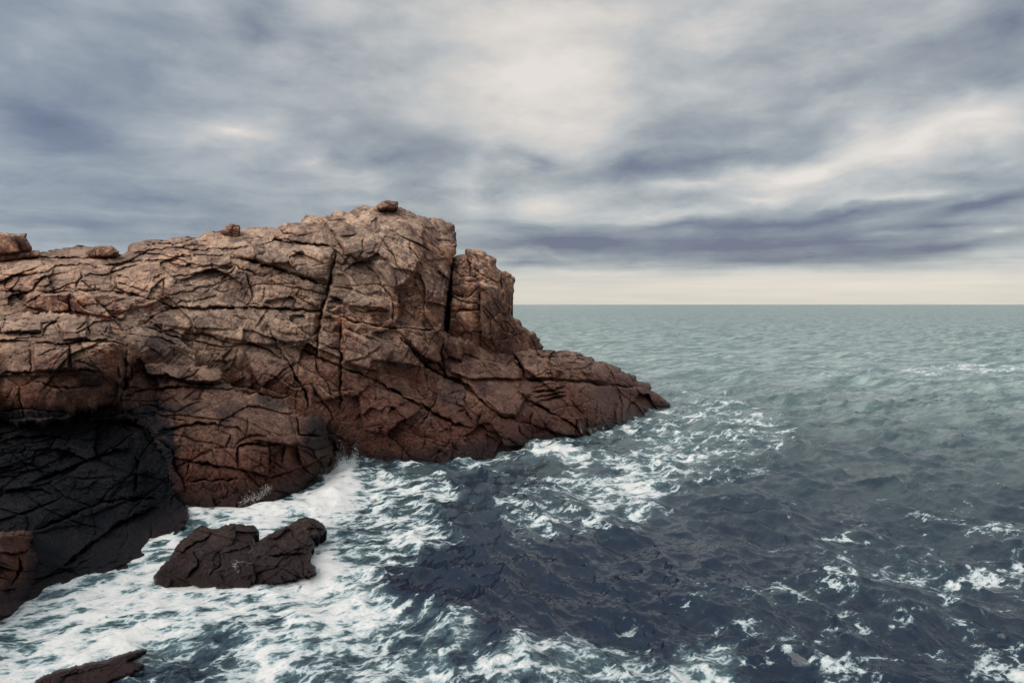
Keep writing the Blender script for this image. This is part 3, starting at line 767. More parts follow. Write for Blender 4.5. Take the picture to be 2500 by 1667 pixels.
# lower buttress standing in front of the cliff foot
C_out = c1((990,1130),(1100,1150),(1250,1165),(1400,1170),(1500,1190),(1545,1220),(1560,1290),(1660,1350),(1800,1375),(1900,1400),(2000,1440)) + \
 c4((1500,232),(1600,235),(1640,340),(1690,440),(1680,500),(1640,560),(1600,640),(1300,800),(960,800),(880,720),(820,440),(740,300)) + c1((900,1540),(560,1560),(300,1540),(560,1440),(800,1400),(850,1290),(900,1250))
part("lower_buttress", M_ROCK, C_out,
 [(360,885,45.5),(440,885,46),(540,910,46.5),(330,950,43.5),(450,950,43.5),(600,980,44.5),(700,1000,46),(780,1020,47),(300,1020,41),(400,1040,40.6),(500,1050,41),(650,1050,42.5),(780,1080,45.5),
  (450,1150,39.6),(600,1150,40.2),(720,1130,42.5),(800,1130,47),(460,1238,40.0),(620,1238,40.2),(740,1205,43.5),(800,1160,47.5),(470,1300,39.6),(640,1300,40),(200,1010,42),(820,1120,48.5)],
 [(c4((760,340),(860,400),(870,480),(930,600)),3,.7),(c4((850,440),(950,460),(1190,500),(1340,540),(1500,500),(1650,420)),3,.8),(c4((1190,500),(1185,385),(1240,375),(1350,380),(1420,370)),2.6,.6),
  (c4((1340,530),(1350,380)),2.2,.5),(c4((1420,370),(1410,480)),3,.7),(c4((1480,380),(1510,490),(1560,530)),3,.8),(c4((930,560),(1060,560),(1190,550)),2.6,.6),
  (c4((1640,340),(1680,450),(1560,560),(1500,610)),3.4,.9),(c4((790,310),(900,290),(1000,270),(1180,290),(1230,340)),2.4,.6),(c4((950,460),(930,540)),2,.4),
  (c1((1000,1240),(1150,1240),(1300,1290),(1450,1300),(1540,1290)),4,1.0),(c1((1090,1380),(1085,1500)),3,.7),(c1((1240,1280),(1320,1240),(1420,1180)),2,.4),
  (c4((1060,300),(1150,330),(1130,400)),2,.5),(c4((1240,240),(1230,340)),2.4,.6),(c4((1480,240),(1500,330),(1600,340)),3,.7),
  (c1((800,1400),(1000,1340),(1200,1320),(1640,1330)),2.2,.5),(c1((550,1540),(850,1500),(1060,1500),(1300,1560)),3,.7)],
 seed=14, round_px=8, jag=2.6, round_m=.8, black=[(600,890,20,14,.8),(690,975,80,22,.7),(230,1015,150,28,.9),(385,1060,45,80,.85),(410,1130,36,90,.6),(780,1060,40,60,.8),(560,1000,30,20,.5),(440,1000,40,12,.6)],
 steps=[(c4((1190,390),(1345,390),(1340,530),(1190,500)),.5,8),(c4((1230,350),(1480,330),(1610,340),(1680,440),(1500,490),(1480,390)),.5,8),(c1((990,1140),(1400,1175),(1545,1220),(1530,1290),(1300,1280),(1000,1230)),.5,8)],
 blk=((3.6,1.8,.35,.10,.22),(1.3,.8,.14,.08,.11),(.5,.34,.035,.03,.05)))

# pale shelf at the left
B_out = c1((-930,840),(-500,815),(-80,825),(0,822),(130,805),(280,800),(440,802),(500,820),(640,832),(695,845),(705,870),(765,870),(780,905),(775,950),(820,955),(870,990),(940,1010),(965,1060),(955,1120),(900,1170),
 (890,1240),(850,1260),(850,1330),(880,1400),(800,1440),(680,1450),(640,1500),(520,1490),(470,1560),(380,1545),(300,1600),(220,1560),(120,1590),(60,1550),(-80,1570),(-500,1550),(-930,1580))
part("left_ledge", M_ROCK, B_out,
 [(-330,775,41.5),(-330,900,37.2),(-330,1050,37.6),(0,775,42),(150,768,43),(240,778,42),(0,830,38.5),(150,830,38.5),(260,830,39),(330,850,41.5),(0,900,37.5),(150,900,37.5),(280,900,39),(0,1000,37),(150,1000,37.8),(280,980,40),(0,1050,38),(200,1050,39.5)],
 [(c1((0,942),(120,942),(300,940)),2.4,.7),(c1((290,870),(300,930),(320,900),(400,860)),3,.7),(c1((310,900),(290,990)),2.2,.5),(c1((400,870),(420,940),(425,1000)),3,.7),
  (c1((215,1020),(215,1220)),2.6,.6),(c1((478,1020),(490,1200)),3,.8),(c1((240,1010),(430,1020),(600,1000),(740,985)),2.6,.7),(c1((0,1215),(220,1215),(480,1205),(560,1200),(700,1212)),2.8,.8),
  (c1((240,1280),(400,1325),(560,1320),(700,1300)),2.4,.6),(c1((620,840),(620,980)),3,.7),(c1((740,880),(750,960)),2.6,.6),(c1((260,1110),(350,1060),(460,1040)),1.8,.4),(c1((0,1000),(120,980),(260,970)),1.8,.4),
  (c1((880,1020),(870,1250)),3,.8),(c1((720,1220),(720,1280)),2,.5),(c1((820,1170),(825,1260)),2,.5),(c1((0,1480),(200,1470),(500,1500)),2.6,.6),(c1((840,1270),(840,1420)),3,.8)],
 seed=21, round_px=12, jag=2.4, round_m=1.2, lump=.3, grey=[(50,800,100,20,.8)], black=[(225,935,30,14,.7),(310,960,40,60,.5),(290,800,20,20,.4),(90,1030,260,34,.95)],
 steps=[(c1((0,850),(290,870),(290,935),(0,940)),.4,8),(c1((430,860),(610,850),(610,980),(430,1000)),.4,8),(c1((225,1030),(475,1040),(480,1200),(225,1210)),.5,9),(c1((-60,1225),(700,1220),(840,1300),(800,1440),(500,1530),(-60,1560)),-.4,12)],
 blk=((3.4,1.6,.35,.10,.2),(1.2,.7,.13,.08,.1),(.45,.3,.035,.03,.045)))

# black undercut wall of the gully
A_out = [(-330,1010),(-60,1018)] + c4((0,250),(200,235),(420,255),(600,262),(760,300),(790,380),(850,460),(880,540),(890,640),(930,690),(945,740),(930,790),(860,880),(760,950),(640,1040),(640,1130),(400,1180),(200,1260),(100,1330),(0,1400)) + [(-60,1620),(-330,1680)]
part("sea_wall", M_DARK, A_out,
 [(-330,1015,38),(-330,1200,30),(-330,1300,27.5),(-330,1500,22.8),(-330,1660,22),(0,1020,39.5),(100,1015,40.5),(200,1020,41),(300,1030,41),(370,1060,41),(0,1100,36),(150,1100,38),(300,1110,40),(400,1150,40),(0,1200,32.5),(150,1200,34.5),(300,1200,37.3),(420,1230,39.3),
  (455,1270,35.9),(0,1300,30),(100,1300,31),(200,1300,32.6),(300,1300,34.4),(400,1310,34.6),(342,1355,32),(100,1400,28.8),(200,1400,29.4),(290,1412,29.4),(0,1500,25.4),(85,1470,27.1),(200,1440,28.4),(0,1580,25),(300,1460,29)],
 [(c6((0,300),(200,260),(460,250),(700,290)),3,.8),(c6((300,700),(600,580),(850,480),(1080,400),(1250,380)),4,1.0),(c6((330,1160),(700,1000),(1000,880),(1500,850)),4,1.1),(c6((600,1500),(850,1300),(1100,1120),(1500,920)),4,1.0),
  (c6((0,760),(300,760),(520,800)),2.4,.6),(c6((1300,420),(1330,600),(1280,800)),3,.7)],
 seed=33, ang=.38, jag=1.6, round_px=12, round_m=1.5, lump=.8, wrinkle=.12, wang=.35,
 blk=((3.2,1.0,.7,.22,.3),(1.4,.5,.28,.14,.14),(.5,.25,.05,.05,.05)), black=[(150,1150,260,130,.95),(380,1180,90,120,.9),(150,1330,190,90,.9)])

# reddish pillar at the lower left
part("gully_pillar", M_ROCK, c4((-650,760),(-400,810),(-90,800),(30,815),(100,805),(155,810),(165,850),(150,890),(180,915),(190,960),(175,1050),(165,1180),(110,1240),(40,1300),(20,1420),(-90,1460),(-650,1600)),
 [(-320,1280,23.5),(-320,1400,22),(-320,1650,20.5),(-20,1290,26.5),(40,1300,27.5),(80,1300,29),(-20,1400,25.5),(40,1400,26),(85,1400,28),(0,1530,25.0),(40,1500,25.9),(75,1480,27.4),(-20,1600,24.5)],
 [(c4((0,920),(80,925),(150,900)),3.4,.7),(c4((90,930),(100,1000),(60,1080)),3,.6),(c4((0,1110),(80,1100)),3,.5)],
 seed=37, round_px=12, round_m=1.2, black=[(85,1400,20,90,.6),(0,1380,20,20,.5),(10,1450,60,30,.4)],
 blk=((1.8,1.2,.35,.12,.2),(.7,.5,.12,.08,.09),(.3,.2,.03,.03,.03)), back=((.5,0),(1.2,-.1),(3.,-.8),(5.,-3.)))

# ------------------------------------------------------------------ loose boulders along the skyline
def boulder(name, label, cat, mat, outline, depth, lean=0.6, cracks=(), seed=50, th=2.2, group=None, rp=6, **kw):
    xs = [p[0] for p in outline]; ys = [p[1] for p in outline]
    x0, x1, y0, y1 = min(xs), max(xs), min(ys), max(ys)
    an = [(x, y, depth + lean*(1 if y == y0 else 0)) for x in (x0, (x0+x1)/2, x1) for y in (y0, (y0+y1)/2, y1)]
    an[4] = (an[4][0], an[4][1], depth - .3)
    kw.setdefault('jt', .35); kw.setdefault('blk', ((1.4,.8,.12,.06,.10),(.5,.35,.04,.03,.04)))
    o = part(name, mat, outline, an, cracks, parent=None, seed=seed, round_px=rp, round_m=.45, step=1.2, jag=.5, lump=.12, wrinkle=.03,
             back=((.3*th,.0),(.6*th,-.05),(th,-.3)), inward=.93, **kw)
    return tag(o, label, cat, group)
boulder("boulder", "big flat-topped brown block at the left end of the skyline with a dark shaded side", "boulder", M_ROCK,
 c1((-260,262),(-60,246),(0,248),(95,255),(185,253),(187,268),(180,282),(200,315),(222,355),(222,372),(150,385),(60,403),(-60,412),(-260,430)), 52.5, seed=51,
 steps=[(c1((-60,250),(60,255),(110,290),(130,330),(150,385),(-60,410)),.5,8)], th=3, rp=7, jt=.05, black=[(62,585,14,24,.35)], blk=((6.,4.,.05,.02,.02),(.8,.6,.02,.02,.02)))  # shaded side of the block painted in with a black patch
boulder("boulder", "long low slab of pale brown rock lying under the flat-topped block at the far left", "boulder", M_ROCK,
 c1((-260,420),(-60,405),(60,397),(160,378),(225,374),(270,372),(280,385),(280,412),(220,420),(60,440),(-60,450),(-260,470)), 52.3, seed=52, rp=7, cracks=[(c1((205,380),(210,420)),1.6,.3),(c1((50,400),(55,440)),1.6,.3)], th=2)
boulder("boulder", "rounded brown boulder with a pointed right end beside the notch in the skyline", "boulder", M_ROCK,
 c1((640,347),(700,340),(770,338),(790,352),(815,372),(826,383),(815,402),(800,412),(690,415),(600,425),(585,410),(590,380),(615,365)), 54, seed=53, cracks=[(c1((655,375),(670,415)),2.4,.4)], th=2.4, rp=5)
boulder("boulder", "squarish brown block standing upright on the middle of the long left ridge", "boulder", M_ROCK,
 c1((1562,228),(1560,200),(1580,190),(1645,192),(1660,203),(1664,250),(1655,285),(1610,282),(1575,265),(1525,250),(1520,232),(1545,225)), 59.1, seed=54, cracks=[], th=1.8, rp=5, jt=.1)
boulder("boulder", "rough brown cap boulder perched on the highest point of the crag", "boulder", M_ROCK,
 c2((645,95),(680,70),(720,57),(770,62),(803,65),(806,85),(804,112),(780,116),(700,122),(650,122)), 62.8, seed=55, th=1.6, rp=5, jt=.1)

# ------------------------------------------------------------------ wave-washed rocks in the foam
def sea_rock(label, outline, anchors, cracks, seed, mat=M_WASHED, blk=((1.5,1.0,.34,.26,.08),(.7,.45,.12,.12,.03),(.25,.18,.02,.03,.01)), lump=.30, wash=((600,1355,40,30,.3),(570,1390,14,26,.35)), **kw):
    o = part("sea_rock", mat, outline, anchors, cracks, parent=None, seed=seed, round_px=9, round_m=.6, jag=1.2, lump=lump, wrinkle=.03, blk=blk,
             back=((.3,-.15),(.8,-.6),(1.4,-1.6)), inward=.96, step=1.5, jt=.22, wash=wash, **kw)
    return tag(o, label, "sea rock")
sea_rock("dark wet rock with a peaked knob on its left end rising from white foam",
 c5((170,1210),(250,1100),(320,1050),(380,930),(450,850),(540,780),(600,730),(640,708),(690,730),(720,745),(780,745),(850,715),(950,695),(1080,710),(1140,715),(1170,750),(1190,790),(1130,820),(1150,880),(1200,990),(1150,1230),(1100,1330),(800,1330),(600,1330),(300,1340),(180,1280)),
 [(375,1410,29.0),(400,1350,29.8),(440,1320,30.6),(490,1285,31.2),(560,1285,32.2),(620,1285,33),(480,1340,29.6),(560,1330,30.2),(620,1330,31),(480,1400,28.8),(560,1400,28.8),(400,1430,28.5),(500,1430,28.3),(600,1420,28.4),(500,1480,28.6)],
 [(c5((430,980),(560,900),(700,820),(730,770)),2.6,.4),(c5((800,960),(820,1100),(700,1200)),3,.5),(c5((560,960),(600,1100),(480,1220)),3,.45),(c5((830,980),(1000,950),(1120,900)),2,.3)], 61)
sea_rock("dark wet rock with a broad rounded right end and water trickling off it",
 c5((1150,900),(1200,850),(1300,790),(1400,745),(1500,690),(1560,650),(1640,628),(1720,650),(1790,690),(1815,720),(1840,770),(1790,810),(1690,835),(1720,900),(1690,990),(1660,1060),(1720,1100),(1740,1180),(1500,1240),(1300,1290),(1020,1290),(900,1230),(880,1080),(1050,950)),
 [(600,1400,28.2),(620,1340,30.5),(680,1300,31.8),(740,1268,33),(790,1290,33.2),(800,1310,32.6),(660,1370,29.4),(720,1340,30.4),(760,1350,30.4),(600,1430,28.8),(700,1400,28.2),(760,1390,28.8),(640,1420,28.2),(780,1330,31.6),(700,1430,28.6)],
 [(c5((880,1090),(960,1010),(1080,950),(1150,890)),6,.9),(c5((900,1050),(1080,960),(1180,880)),3,.4),(c5((1260,1010),(1450,1000),(1640,990)),4,.5),(c5((1250,1010),(1260,1100)),2.4,.3),(c5((1640,760),(1780,740)),2,.3),(c5((1000,1060),(1010,1150),(950,1240)),2.6,.35)], 63)
sea_rock("low flat reddish rock half drowned in the surf at the bottom left",
 c4((120,1600),(200,1540),(290,1500),(350,1490),(430,1465),(520,1455),(600,1425),(680,1400),(735,1398),(700,1430),(640,1460),(720,1470),(700,1510),(560,1560),(500,1620),(120,1640)),
 [(80,1680,20.3),(120,1640,21.0),(200,1612,22.1),(280,1598,22.3),(350,1587,22.6),(200,1660,21.0),(300,1640,21.4),(340,1620,21.8),(150,1700,20.4),(250,1700,20.6)],
 [(c4((300,1540),(450,1500),(600,1470)),3,.12)], 65, mat=M_ROCK, blk=((1.0,.6,.10,.06,.06),(.4,.3,.04,.03,.03)), lump=.12)
for (lb, ol, d, sd_) in [
 ("small black rock awash in the foam just right of the two dark rocks", c5((1700,960),(1780,890),(1850,910),(1930,1000),(2000,1120),(2020,1180),(1940,1200),(1860,1150),(1760,1100)), (31.9,33.6), 67),
 ("flat dark rock awash at the foot of the rock with the rounded end", c5((1280,1230),(1330,1130),(1420,1150),(1540,1110),(1640,1040),(1700,1090),(1740,1150),(1560,1220),(1400,1260)), (30.2,31.6), 68)]:
    ys = [p[1] for p in ol]; xs = [p[0] for p in ol]
    an = [(x, y, (d[1] if y == min(ys) else d[0])) for x in (min(xs), max(xs)) for y in (min(ys), max(ys))]
    sea_rock(lb, ol, an, [], sd_, blk=((.8,.5,.10,.08,.06),(.4,.3,.04,.03,.03)), lump=.15)

# ------------------------------------------------------------------ the sea
def ocean_tile(N, L, wind, alpha_dir, lo, hi, rms, seed, spread=2.0, chop=1.0):
    """FFT wave tile of side L metres: height, horizontal offsets, folding"""
    rs = np.random.RandomState(seed)
    k1 = np.fft.fftfreq(N, L/N) * 2*np.pi
    kx, ky = np.meshgrid(k1, k1)
    k = np.hypot(kx, ky); k[0, 0] = 1e-6
    cosd = np.clip((kx*math.cos(alpha_dir) + ky*math.sin(alpha_dir)) / k, -1, 1)
    P = np.exp(-1/(k*wind)**2) / k**3.6 * (np.abs(cosd)**spread + .06) * np.where(cosd < 0, .25, 1)
    lam = 2*np.pi/k
    P = P * (1/(1+np.exp(-(lam-lo)/(lo*.15)))) * (1/(1+np.exp((lam-hi)/(hi*.15))))
    P[0, 0] = 0
    h = np.sqrt(P) * (rs.normal(size=(N, N)) + 1j*rs.normal(size=(N, N)))
    hh = np.fft.ifft2(h).real
    sc_ = rms / hh.std(); h = h*sc_; hh = hh*sc_
    dx = np.fft.ifft2(1j*kx/k*h).real*chop; dy = np.fft.ifft2(1j*ky/k*h).real*chop
    dxx = np.fft.ifft2(kx*kx/k*h).real*chop; dyy = np.fft.ifft2(ky*ky/k*h).real*chop; dxy = np.fft.ifft2(kx*ky/k*h).real*chop
    J = (1-dxx)*(1-dyy) - dxy**2
    return [q.astype(np.float32) for q in (hh, dx, dy, J)]

def sample(tile, L, x, y):
    N = tile[0].shape[0]
    u = (x/L % 1.0)*N; v = (y/L % 1.0)*N
    iu = np.floor(u).astype(np.int64); iv = np.floor(v).astype(np.int64); fu = (u-iu).astype(np.float32); fv = (v-iv).astype(np.float32)
    iu %= N; iv %= N; iu1 = (iu+1) % N; iv1 = (iv+1) % N
    return [t[iv, iu]*(1-fu)*(1-fv) + t[iv, iu1]*fu*(1-fv) + t[iv1, iu]*(1-fu)*fv + t[iv1, iu1]*fu*fv for t in tile]

# foam: patches traced on the photo, laid on the water where they lie
FOAM_POLY = [
 (cd((300,1480),(420,1450),(600,1440),(640,1500),(600,1640),(240,1640)), .30, 40),
 (cd((-40,1400),(60,1370),(100,1330),(220,1310),(270,1260),(310,1220),(380,1170),(400,1130),(600,1150),(700,1125),(790,1070),(800,1150),(760,1190),(760,1240),(800,1300),(760,1350),(700,1400),(560,1420),(470,1450),(380,1480),(330,1500),(200,1568),(-40,1620)), .56, 40),
 (cd((740,1100),(800,1068),(900,1078),(980,1085),(1040,1130),(1080,1160),(1000,1200),(1050,1250),(960,1290),(880,1330),(860,1370),(900,1410),(960,1440),(880,1500),(860,1620),(540,1640),(560,1560),(620,1500),(560,1450),(700,1400),(800,1320),(740,1240)), .41, 60),
 (cd((740,1290),(860,1280),(870,1330),(840,1380),(800,1400),(830,1440),(720,1490),(560,1600),(500,1560),(600,1440),(700,1370)), .16, 50),
 (cd((1540,905),(1640,915),(1740,950),(1800,1000),(1750,1060),(1640,1100),(1560,1130),(1480,1165),(1380,1150),(1320,1110),(1330,1070),(1420,1020),(1450,975),(1545,960)), .33, 70),
 (cd((1215,1035),(1260,1010),(1330,1030),(1350,1060),(1300,1060),(1240,1060)), .5, 20),
 (cd((1060,1080),(1100,1060),(1170,1065),(1150,1090),(1080,1100)), .4, 20),
 (cd((1230,1090),(1450,1080),(1560,1120),(1500,1200),(1300,1240),(1120,1240),(1150,1150)), .24, 60),
 (cd((960,1440),(1090,1430),(1120,1500),(1060,1580),(880,1620),(860,1540)), .40, 50),
 (cd((1180,1480),(1320,1450),(1480,1470),(1560,1540),(1580,1640),(1080,1640),(1120,1540)), .31, 60),
 (cd((1560,1480),(1680,1480),(1740,1560),(1760,1640),(1560,1640)), .42, 40),
 (cd((1820,1230),(2000,1180),(2400,1170),(2400,1330),(2150,1360),(1950,1330)), .17, 80),
 (cd((1500,1330),(1900,1280),(2400,1330),(2400,1560),(1900,1600),(1560,1440)), .15, 90),
 (cd((2060,846),(2200,838),(2340,842),(2400,850),(2300,858),(2100,858)), .50, 8),
 (cd((1820,850),(1960,846),(2050,850),(1960,866),(1850,862)), .25, 8),
 (cd((1600,905),(1760,930),(1860,980),(1800,1020),(1720,960)), .16, 40),
]
FOAM_LINES = [
 ([(832,1150),(980,1150),(1080,1147),(1200,1120),(1300,1090),(1420,1075),(1500,1050),(1560,1038),(1640,1005)], .40, 13),
 (c5((170,1230),(300,1300),(600,1310),(900,1260),(1050,1300),(1500,1250),(1740,1190),(1850,1000)), .7, 14),
 (c4((0,1320),(165,1190),(400,1100),(610,1095),(640,1040),(860,880),(940,790)), .62, 14)]
def build_sea():
    rows = []
    a = 0.35
    while a < 1100:
        rows.append(a); a += min(1.9, 0.28 + a*0.008)
    while a < 9000:
        rows.append(a); a += max(6, a*.02)
    Yr = (H*FPX/np.array(rows))[::-1]       # near -> far
    cx = np.concatenate([np.linspace(-6, -1.3, 40)[:-1], np.linspace(-1.3, -.86, 60)[:-1], np.linspace(-.86, .86, 1440), np.linspace(.86, 1.3, 60)[1:], np.linspace(1.3, 6, 40)[1:]])
    Yg, Cg = np.meshgrid(Yr, cx, indexing='ij')
    X = (Yg*Cg); Y = Yg
    dY = np.gradient(Yr)[:, None]
    ang = math.radians(205)
    tiles = [(ocean_tile(256, 610., 12., ang, 15., 70., .17, 4, 3.0, 1.0), 610., 15.),
             (ocean_tile(512, 163., 9., ang+.1, 4.5, 16., .18, 5, 2.0, .60), 163., 4.5),
             (ocean_tile(512, 41., 5., ang+.25, .9, 5.2, .142, 6, 1.4, .68), 41., .95),
             (ocean_tile(512, 9.7, 3., ang-.2,   .16, 1.05, .019, 7, 1.2, .8), 9.7, .22)]
    Zs = 0; DX = 0; DY = 0; fold = 0
    # image position of each water point, for the foam patches
    sx = 1250 + FPX * X/(Y*math.cos(PITCH)+H*math.sin(PITCH)); 
    sy = 833.5 + FPX*(H*math.cos(PITCH) - Y*math.sin(PITCH))/(Y*math.cos(PITCH)+H*math.sin(PITCH))
    wx = 26*fbm(X*.22, Y*.16, None, 4, 301) + 0; wy = 22*fbm(X*.22+20, Y*.16, None, 4, 302)
    px, py = sx+wx*2.2, sy+wy*1.3
    foam = np.zeros(X.shape, np.float32)
    for poly, val, soft in FOAM_POLY:
        xs = [p[0] for p in poly]; ys = [p[1] for p in poly]
        m = (px > min(xs)-soft) & (px < max(xs)+soft) & (py > min(ys)-soft) & (py < max(ys)+soft)
        if not m.any(): continue
        qx, qy = px[m], py[m]
        ins = pip(np.stack([qx, qy], -1), poly)
        d = np.full(qx.shape, 1e9)
        for i in range(len(poly)):
            A_, B_ = poly[i], poly[(i+1) % len(poly)]
            vx, vy = B_[0]-A_[0], B_[1]-A_[1]
            h = np.clip(((qx-A_[0])*vx+(qy-A_[1])*vy)/(vx*vx+vy*vy+1e-9), 0, 1)
            d = np.minimum(d, np.hypot(qx-A_[0]-h*vx, (qy-A_[1]-h*vy)))
        sdv = np.where(ins, d, -d)
        f = np.clip((sdv/soft+1)*.5, 0, 1); f = f*f*(3-2*f)
        foam[m] += (val*f).astype(np.float32)
    for pts, val, wdt in FOAM_LINES:
        d = np.full(X.shape, 1e9)
        for i in range(len(pts)-1):
            A_, B_ = pts[i], pts[i+1]; vx, vy = B_[0]-A_[0], B_[1]-A_[1]
            h = np.clip(((sx-A_[0])*vx+(sy-A_[1])*vy)/(vx*vx+vy*vy), 0, 1)
            d = np.minimum(d, np.hypot(sx-A_[0]-h*vx, (sy-A_[1]-h*vy)))
        foam = np.maximum(foam, val*np.exp(-(d/wdt)**2)*np.clip(.75+1.6*fbm(X*.3, Y*.3, None, 2, 77), .2, 1.2)).astype(np.float32)
    shel = np.clip(foam*1.1, 0, .55)            # surf flattens the small chop
    for i, (tl, L, lam) in enumerate(tiles):
        hgt, dx, dy, J = sample(tl, L, X, Y)
        att = np.clip((lam/ (dY*1.0)) - .3, 0, 1)
        loc = 1.0 if i == 3 else (1 - (.85, .65, .35)[i]*np.clip((52-Y)/14, 0, 1)*np.clip((-X-2)/8, 0, 1))
        if i > 1: loc = loc * (1 - (.45, .8)[i-2]*np.clip((foam-.3)/.25, 0, 1))
        hgt, dx, dy = hgt*att*loc, dx*att*loc, dy*att*loc
        Zs = Zs + hgt; DX = DX + dx; DY = DY + dy
        if 0 < i < 3: fold = fold + np.clip((.62-J)/.5, 0, 1)*att*(0, .8, .65)[i]
    foam = foam + np.clip(fold, 0, 1)*np.clip((95-Y)/60, 0, 1)*.27
    # breaking wave in the mouth of the gully, and lumps of churned water
    def ridge(pts, hgt, wid):
        g = []
        for (x, y) in pts:
            a_, b_ = ray(x, y); yy = H/-b_; g.append((a_*yy, yy))
        d = np.full(X.shape, 1e9)
        for i in range(len(g)-1):
            ax, ay = g[i]; vx, vy = g[i+1][0]-ax, g[i+1][1]-ay
            h = np.clip(((X-ax)*vx+(Y-ay)*vy)/(vx*vx+vy*vy), 0, 1)
            d = np.minimum(d, np.hypot(X-ax-h*vx, Y-ay-h*vy))
        return hgt*np.exp(-(d/wid)**2)
    r = ridge(c5((1300,560),(1500,560),(1700,560),(1850,480),(1960,360)), .32, 1.2) + ridge(c5((1900,420),(2040,240)), .35, 1.0) + ridge(c5((600,600),(1000,600),(1300,560)), .25, 1.4)
    r += ridge(cd((1225,1050),(1290,1045)), .5, 1.1) + ridge(cd((700,1420),(820,1390),(860,1430)), .3, .9) + ridge(cd((1180,1560),(1380,1500)), .35, 1.0)
    Zs = Zs + r*(.8+.4*fbm(X*.6, Y*.6, None, 3, 333)) + foam.clip(0, 1)*.03*ridged(X*.9, Y*.6, None, 4, 340)
    foam = np.clip(foam + .35*np.clip(r/.7, 0, 1) + .10*fbm(X*.35, Y*.35, None, 3, 350)*(foam > .02), 0, 1)
    V = np.stack([X+DX, Y+DY, Zs], -1).reshape(-1, 3)
    hh, ww = X.shape
    idx = np.arange(hh*ww).reshape(hh, ww)
    Fq = np.stack([idx[:-1, :-1], idx[:-1, 1:], idx[1:, 1:], idx[1:, :-1]], -1).reshape(-1, 4)
    m = bpy.data.materials.new("sea_water"); m.use_nodes = True
    g = NT(m.node_tree); g.n.clear()
    out = g.new('ShaderNodeOutputMaterial')
    wat = g.new('ShaderNodeBsdfPrincipled'); fo = g.new('ShaderNodeBsdfPrincipled'); mixs = g.new('ShaderNodeMixShader')
    P = g.new('ShaderNodeNewGeometry').outputs['Position']
    fa = g.new('ShaderNodeAttribute', attribute_name='foam').outputs['Fac']
    cd_ = g.new('ShaderNodeVectorMath', operation='LENGTH'); g.l.new(P, cd_.inputs[0]); dist = cd_.outputs['Value']
    rot = g.new('ShaderNodeMapping'); rot.inputs['Rotation'].default_value = (0, 0, math.radians(-22)); g.l.new(P, rot.inputs[0])
    Q = g.vmath('MULTIPLY', rot.outputs[0], (0.80, 1.15, 1.0))
    wv = g.scale(g.vmath('SUBTRACT', g.noise(Q, .55, 4, .6, color=True), (.5, .5, .5)), 1.35)
    Qw = g.vmath('ADD', Q, wv)
    v1 = g.new('ShaderNodeTexVoronoi', feature='DISTANCE_TO_EDGE'); v1.inputs['Scale'].default_value = .85; g.l.new(Qw, v1.inputs['Vector'])
    v2 = g.new('ShaderNodeTexVoronoi', feature='DISTANCE_TO_EDGE'); v2.inputs['Scale'].default_value = 2.6
    g.l.new(g.vmath('ADD', Qw, g.scale(g.noise(Q, 2.2, 3, .6, color=True), .5)), v2.inputs['Vector'])
    l1 = g.mapr(v1.outputs['Distance'], 0.0, .36, 1.0, 0.0, 'LINEAR')
    l2 = g.mapr(v2.outputs['Distance'], 0.0, .34, 1.0, 0.0, 'LINEAR')
    c5n = lambda v: g.math('SUBTRACT', v, .5)
    f0 = c5n(g.noise(Qw, .38, 3, .55)); fn = c5n(g.noise(Qw, 1.1, 9, .70, .3)); fn2 = c5n(g.noise(Q, 3.4, 7, .72, .5))
    T = g.math('MULTIPLY_ADD', l1, .36, g.math('MULTIPLY', l2, .20))
    T = g.math('MULTIPLY_ADD', f0, 1.3, T); T = g.math('MULTIPLY_ADD', fn, 1.3, T); T = g.math('MULTIPLY_ADD', fn2, .7, T)
    # T is centred near .13, spread about .2
    thr = g.math('SUBTRACT', .72, g.math('MULTIPLY', fa, .98))
    dlt = g.math('SUBTRACT', T, thr)
    gate = g.mapr(fa, .02, .10, 0., 1., 'LINEAR')
    fm = g.math('MULTIPLY', g.mapr(dlt, -.04, .16), gate, clamp=True)
    aer = g.math('MULTIPLY', g.mapr(dlt, -.45, .10), g.mapr(fa, .08, .8, 0., .95, 'LINEAR'))
    pat = g.noise(g.vmath('MULTIPLY', rot.outputs[0], (.6, 1.6, 1.)), .16, 7, .68, .4)  # specks: wind patches, and wave-face shading put into the colour
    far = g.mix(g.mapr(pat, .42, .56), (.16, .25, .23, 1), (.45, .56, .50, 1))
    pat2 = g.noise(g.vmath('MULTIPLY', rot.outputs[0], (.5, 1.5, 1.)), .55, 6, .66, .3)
    far = g.mix(g.mapr(pat2, .44, .56, .42, 0.), far, (.05, .085, .10, 1))  # finer dark wave faces, also painted into the water colour
    deep = g.mix(g.mapr(dist, 16., 155.), (.006, .014, .034, 1), far)  # far sea paler: sky reflection and haze put into the base colour
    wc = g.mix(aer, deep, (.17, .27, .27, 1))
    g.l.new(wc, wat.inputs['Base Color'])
    wat.inputs['IOR'].default_value = 1.42
    g.put(wat.inputs['Roughness'], g.mapr(dist, 20., 300., .10, .24, 'LINEAR'))
    # small ripples below the mesh resolution
    b1 = g.noise(g.vmath('MULTIPLY', rot.outputs[0], (1., 1.6, 1.)), 2.6, 8, .62)
    b2 = g.noise(g.vmath('MULTIPLY', rot.outputs[0], (1., 1.8, 1.)), .42, 7, .62)
    b3 = g.noise(g.vmath('MULTIPLY', rot.outputs[0], (.7, 1.6, 1.)), .11, 6, .6)
    bh = g.math('ADD', g.math('MULTIPLY', b1, g.mapr(dist, 30., 160., .015, .06, 'LINEAR')), g.math('MULTIPLY', b2, g.mapr(dist, 80., 320., 0., .8, 'LINEAR')))
    bh = g.math('ADD', bh, g.math('MULTIPLY', b3, g.mapr(dist, 150., 600., 0., 4.0, 'LINEAR')))
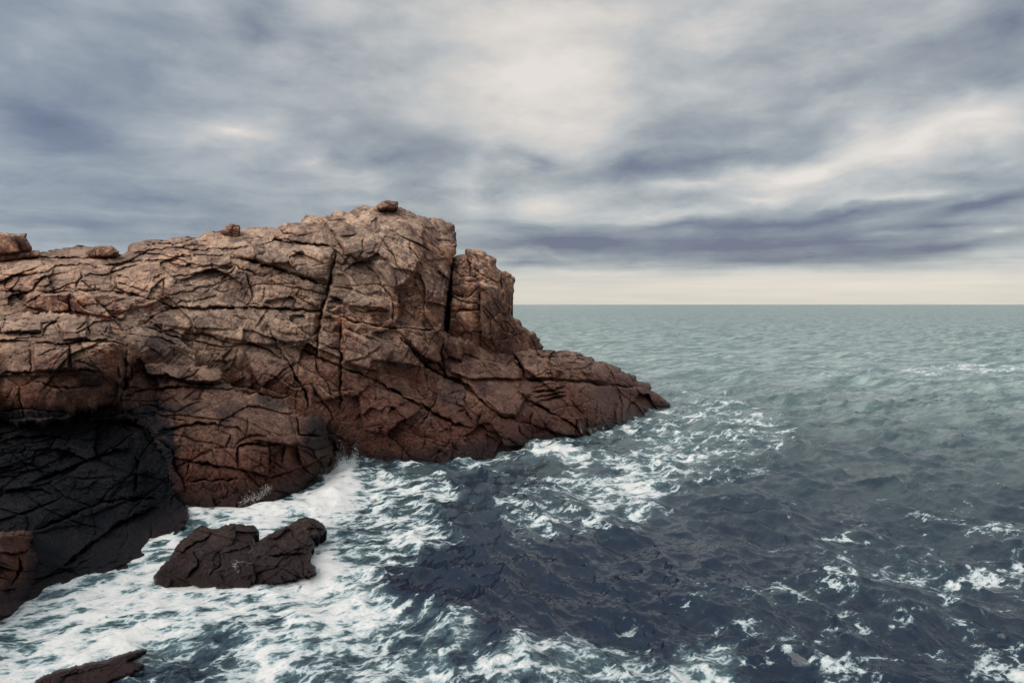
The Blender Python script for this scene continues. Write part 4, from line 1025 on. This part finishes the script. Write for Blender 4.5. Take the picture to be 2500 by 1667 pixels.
    bp = g.new('ShaderNodeBump'); bp.inputs['Strength'].default_value = 1.0; bp.inputs['Distance'].default_value = 1.0
    g.l.new(bh, bp.inputs['Height']); g.l.new(bp.outputs[0], wat.inputs['Normal'])
    g.l.new(g.mix(g.mapr(dlt, 0., .40), (.42, .52, .53, 1), (.86, .83, .78, 1)), fo.inputs['Base Color'])
    fo.inputs['Roughness'].default_value = .9
    b2p = g.new('ShaderNodeBump'); b2p.inputs['Strength'].default_value = .5; b2p.inputs['Distance'].default_value = .10
    g.l.new(T, b2p.inputs['Height']); g.l.new(b2p.outputs[0], fo.inputs['Normal'])
    g.l.new(fm, mixs.inputs[0]); g.l.new(wat.outputs[0], mixs.inputs[1]); g.l.new(fo.outputs[0], mixs.inputs[2])
    g.l.new(mixs.outputs[0], out.inputs[0])
    o = make_mesh("sea", V, Fq, {'foam': foam.ravel()}, m)
    tag(o, "open grey green sea with choppy waves and white surf around the rocks", "sea", kind="structure")
    return o
build_sea()

def build_spray():
    rs = np.random.RandomState(8); C = []; Rr = []
    for (pts, n, up, depth) in [(c5((1640,400),(1760,350),(1880,330),(1960,230),(2050,170),(2120,190)), 15000, 1.1, 46.0), (c5((990,520),(1080,470),(1180,440),(1290,350)), 900, .5, 40.2)]:
        for i in range(n):
            j = rs.randint(len(pts)-1); t = rs.rand()
            x = pts[j][0]*(1-t)+pts[j+1][0]*t + rs.normal()*5; y = pts[j][1]*(1-t)+pts[j+1][1]*t
            y -= rs.normal()*4 + (rs.exponential(16)*(.3+.7*abs(math.sin(x*.07))) if n > 9000 else rs.exponential(5) - 4)
            a, b = ray(x, y); d = depth + (x-pts[0][0])*.016*(depth > 45) + rs.normal()*.35
            z = H+b*d
            if z < -.1: continue
            C.append((a*d, d, z)); Rr.append(.006+.016*rs.rand()**3)
    C = np.array(C); Rr = np.array(Rr); n = len(C)
    o = np.array([(1,0,0),(-1,0,0),(0,1,0),(0,-1,0),(0,0,1),(0,0,-1)], float)
    f = np.array([(0,2,4),(2,1,4),(1,3,4),(3,0,4),(2,0,5),(1,2,5),(3,1,5),(0,3,5)])
    V = (C[:, None]+o[None]*Rr[:, None, None]).reshape(-1, 3); F_ = (f[None]+6*np.arange(n)[:, None, None]).reshape(-1, 3)
    m = bpy.data.materials.new("spray_water"); m.use_nodes = True; b = m.node_tree.nodes['Principled BSDF']
    b.inputs['Base Color'].default_value = (.85, .85, .83, 1); b.inputs['Roughness'].default_value = .6
    tag(make_mesh("spray", V, F_, {}, m), "white spray thrown up where the surf hits the foot of the cliff", "spray", kind="stuff")
build_spray()
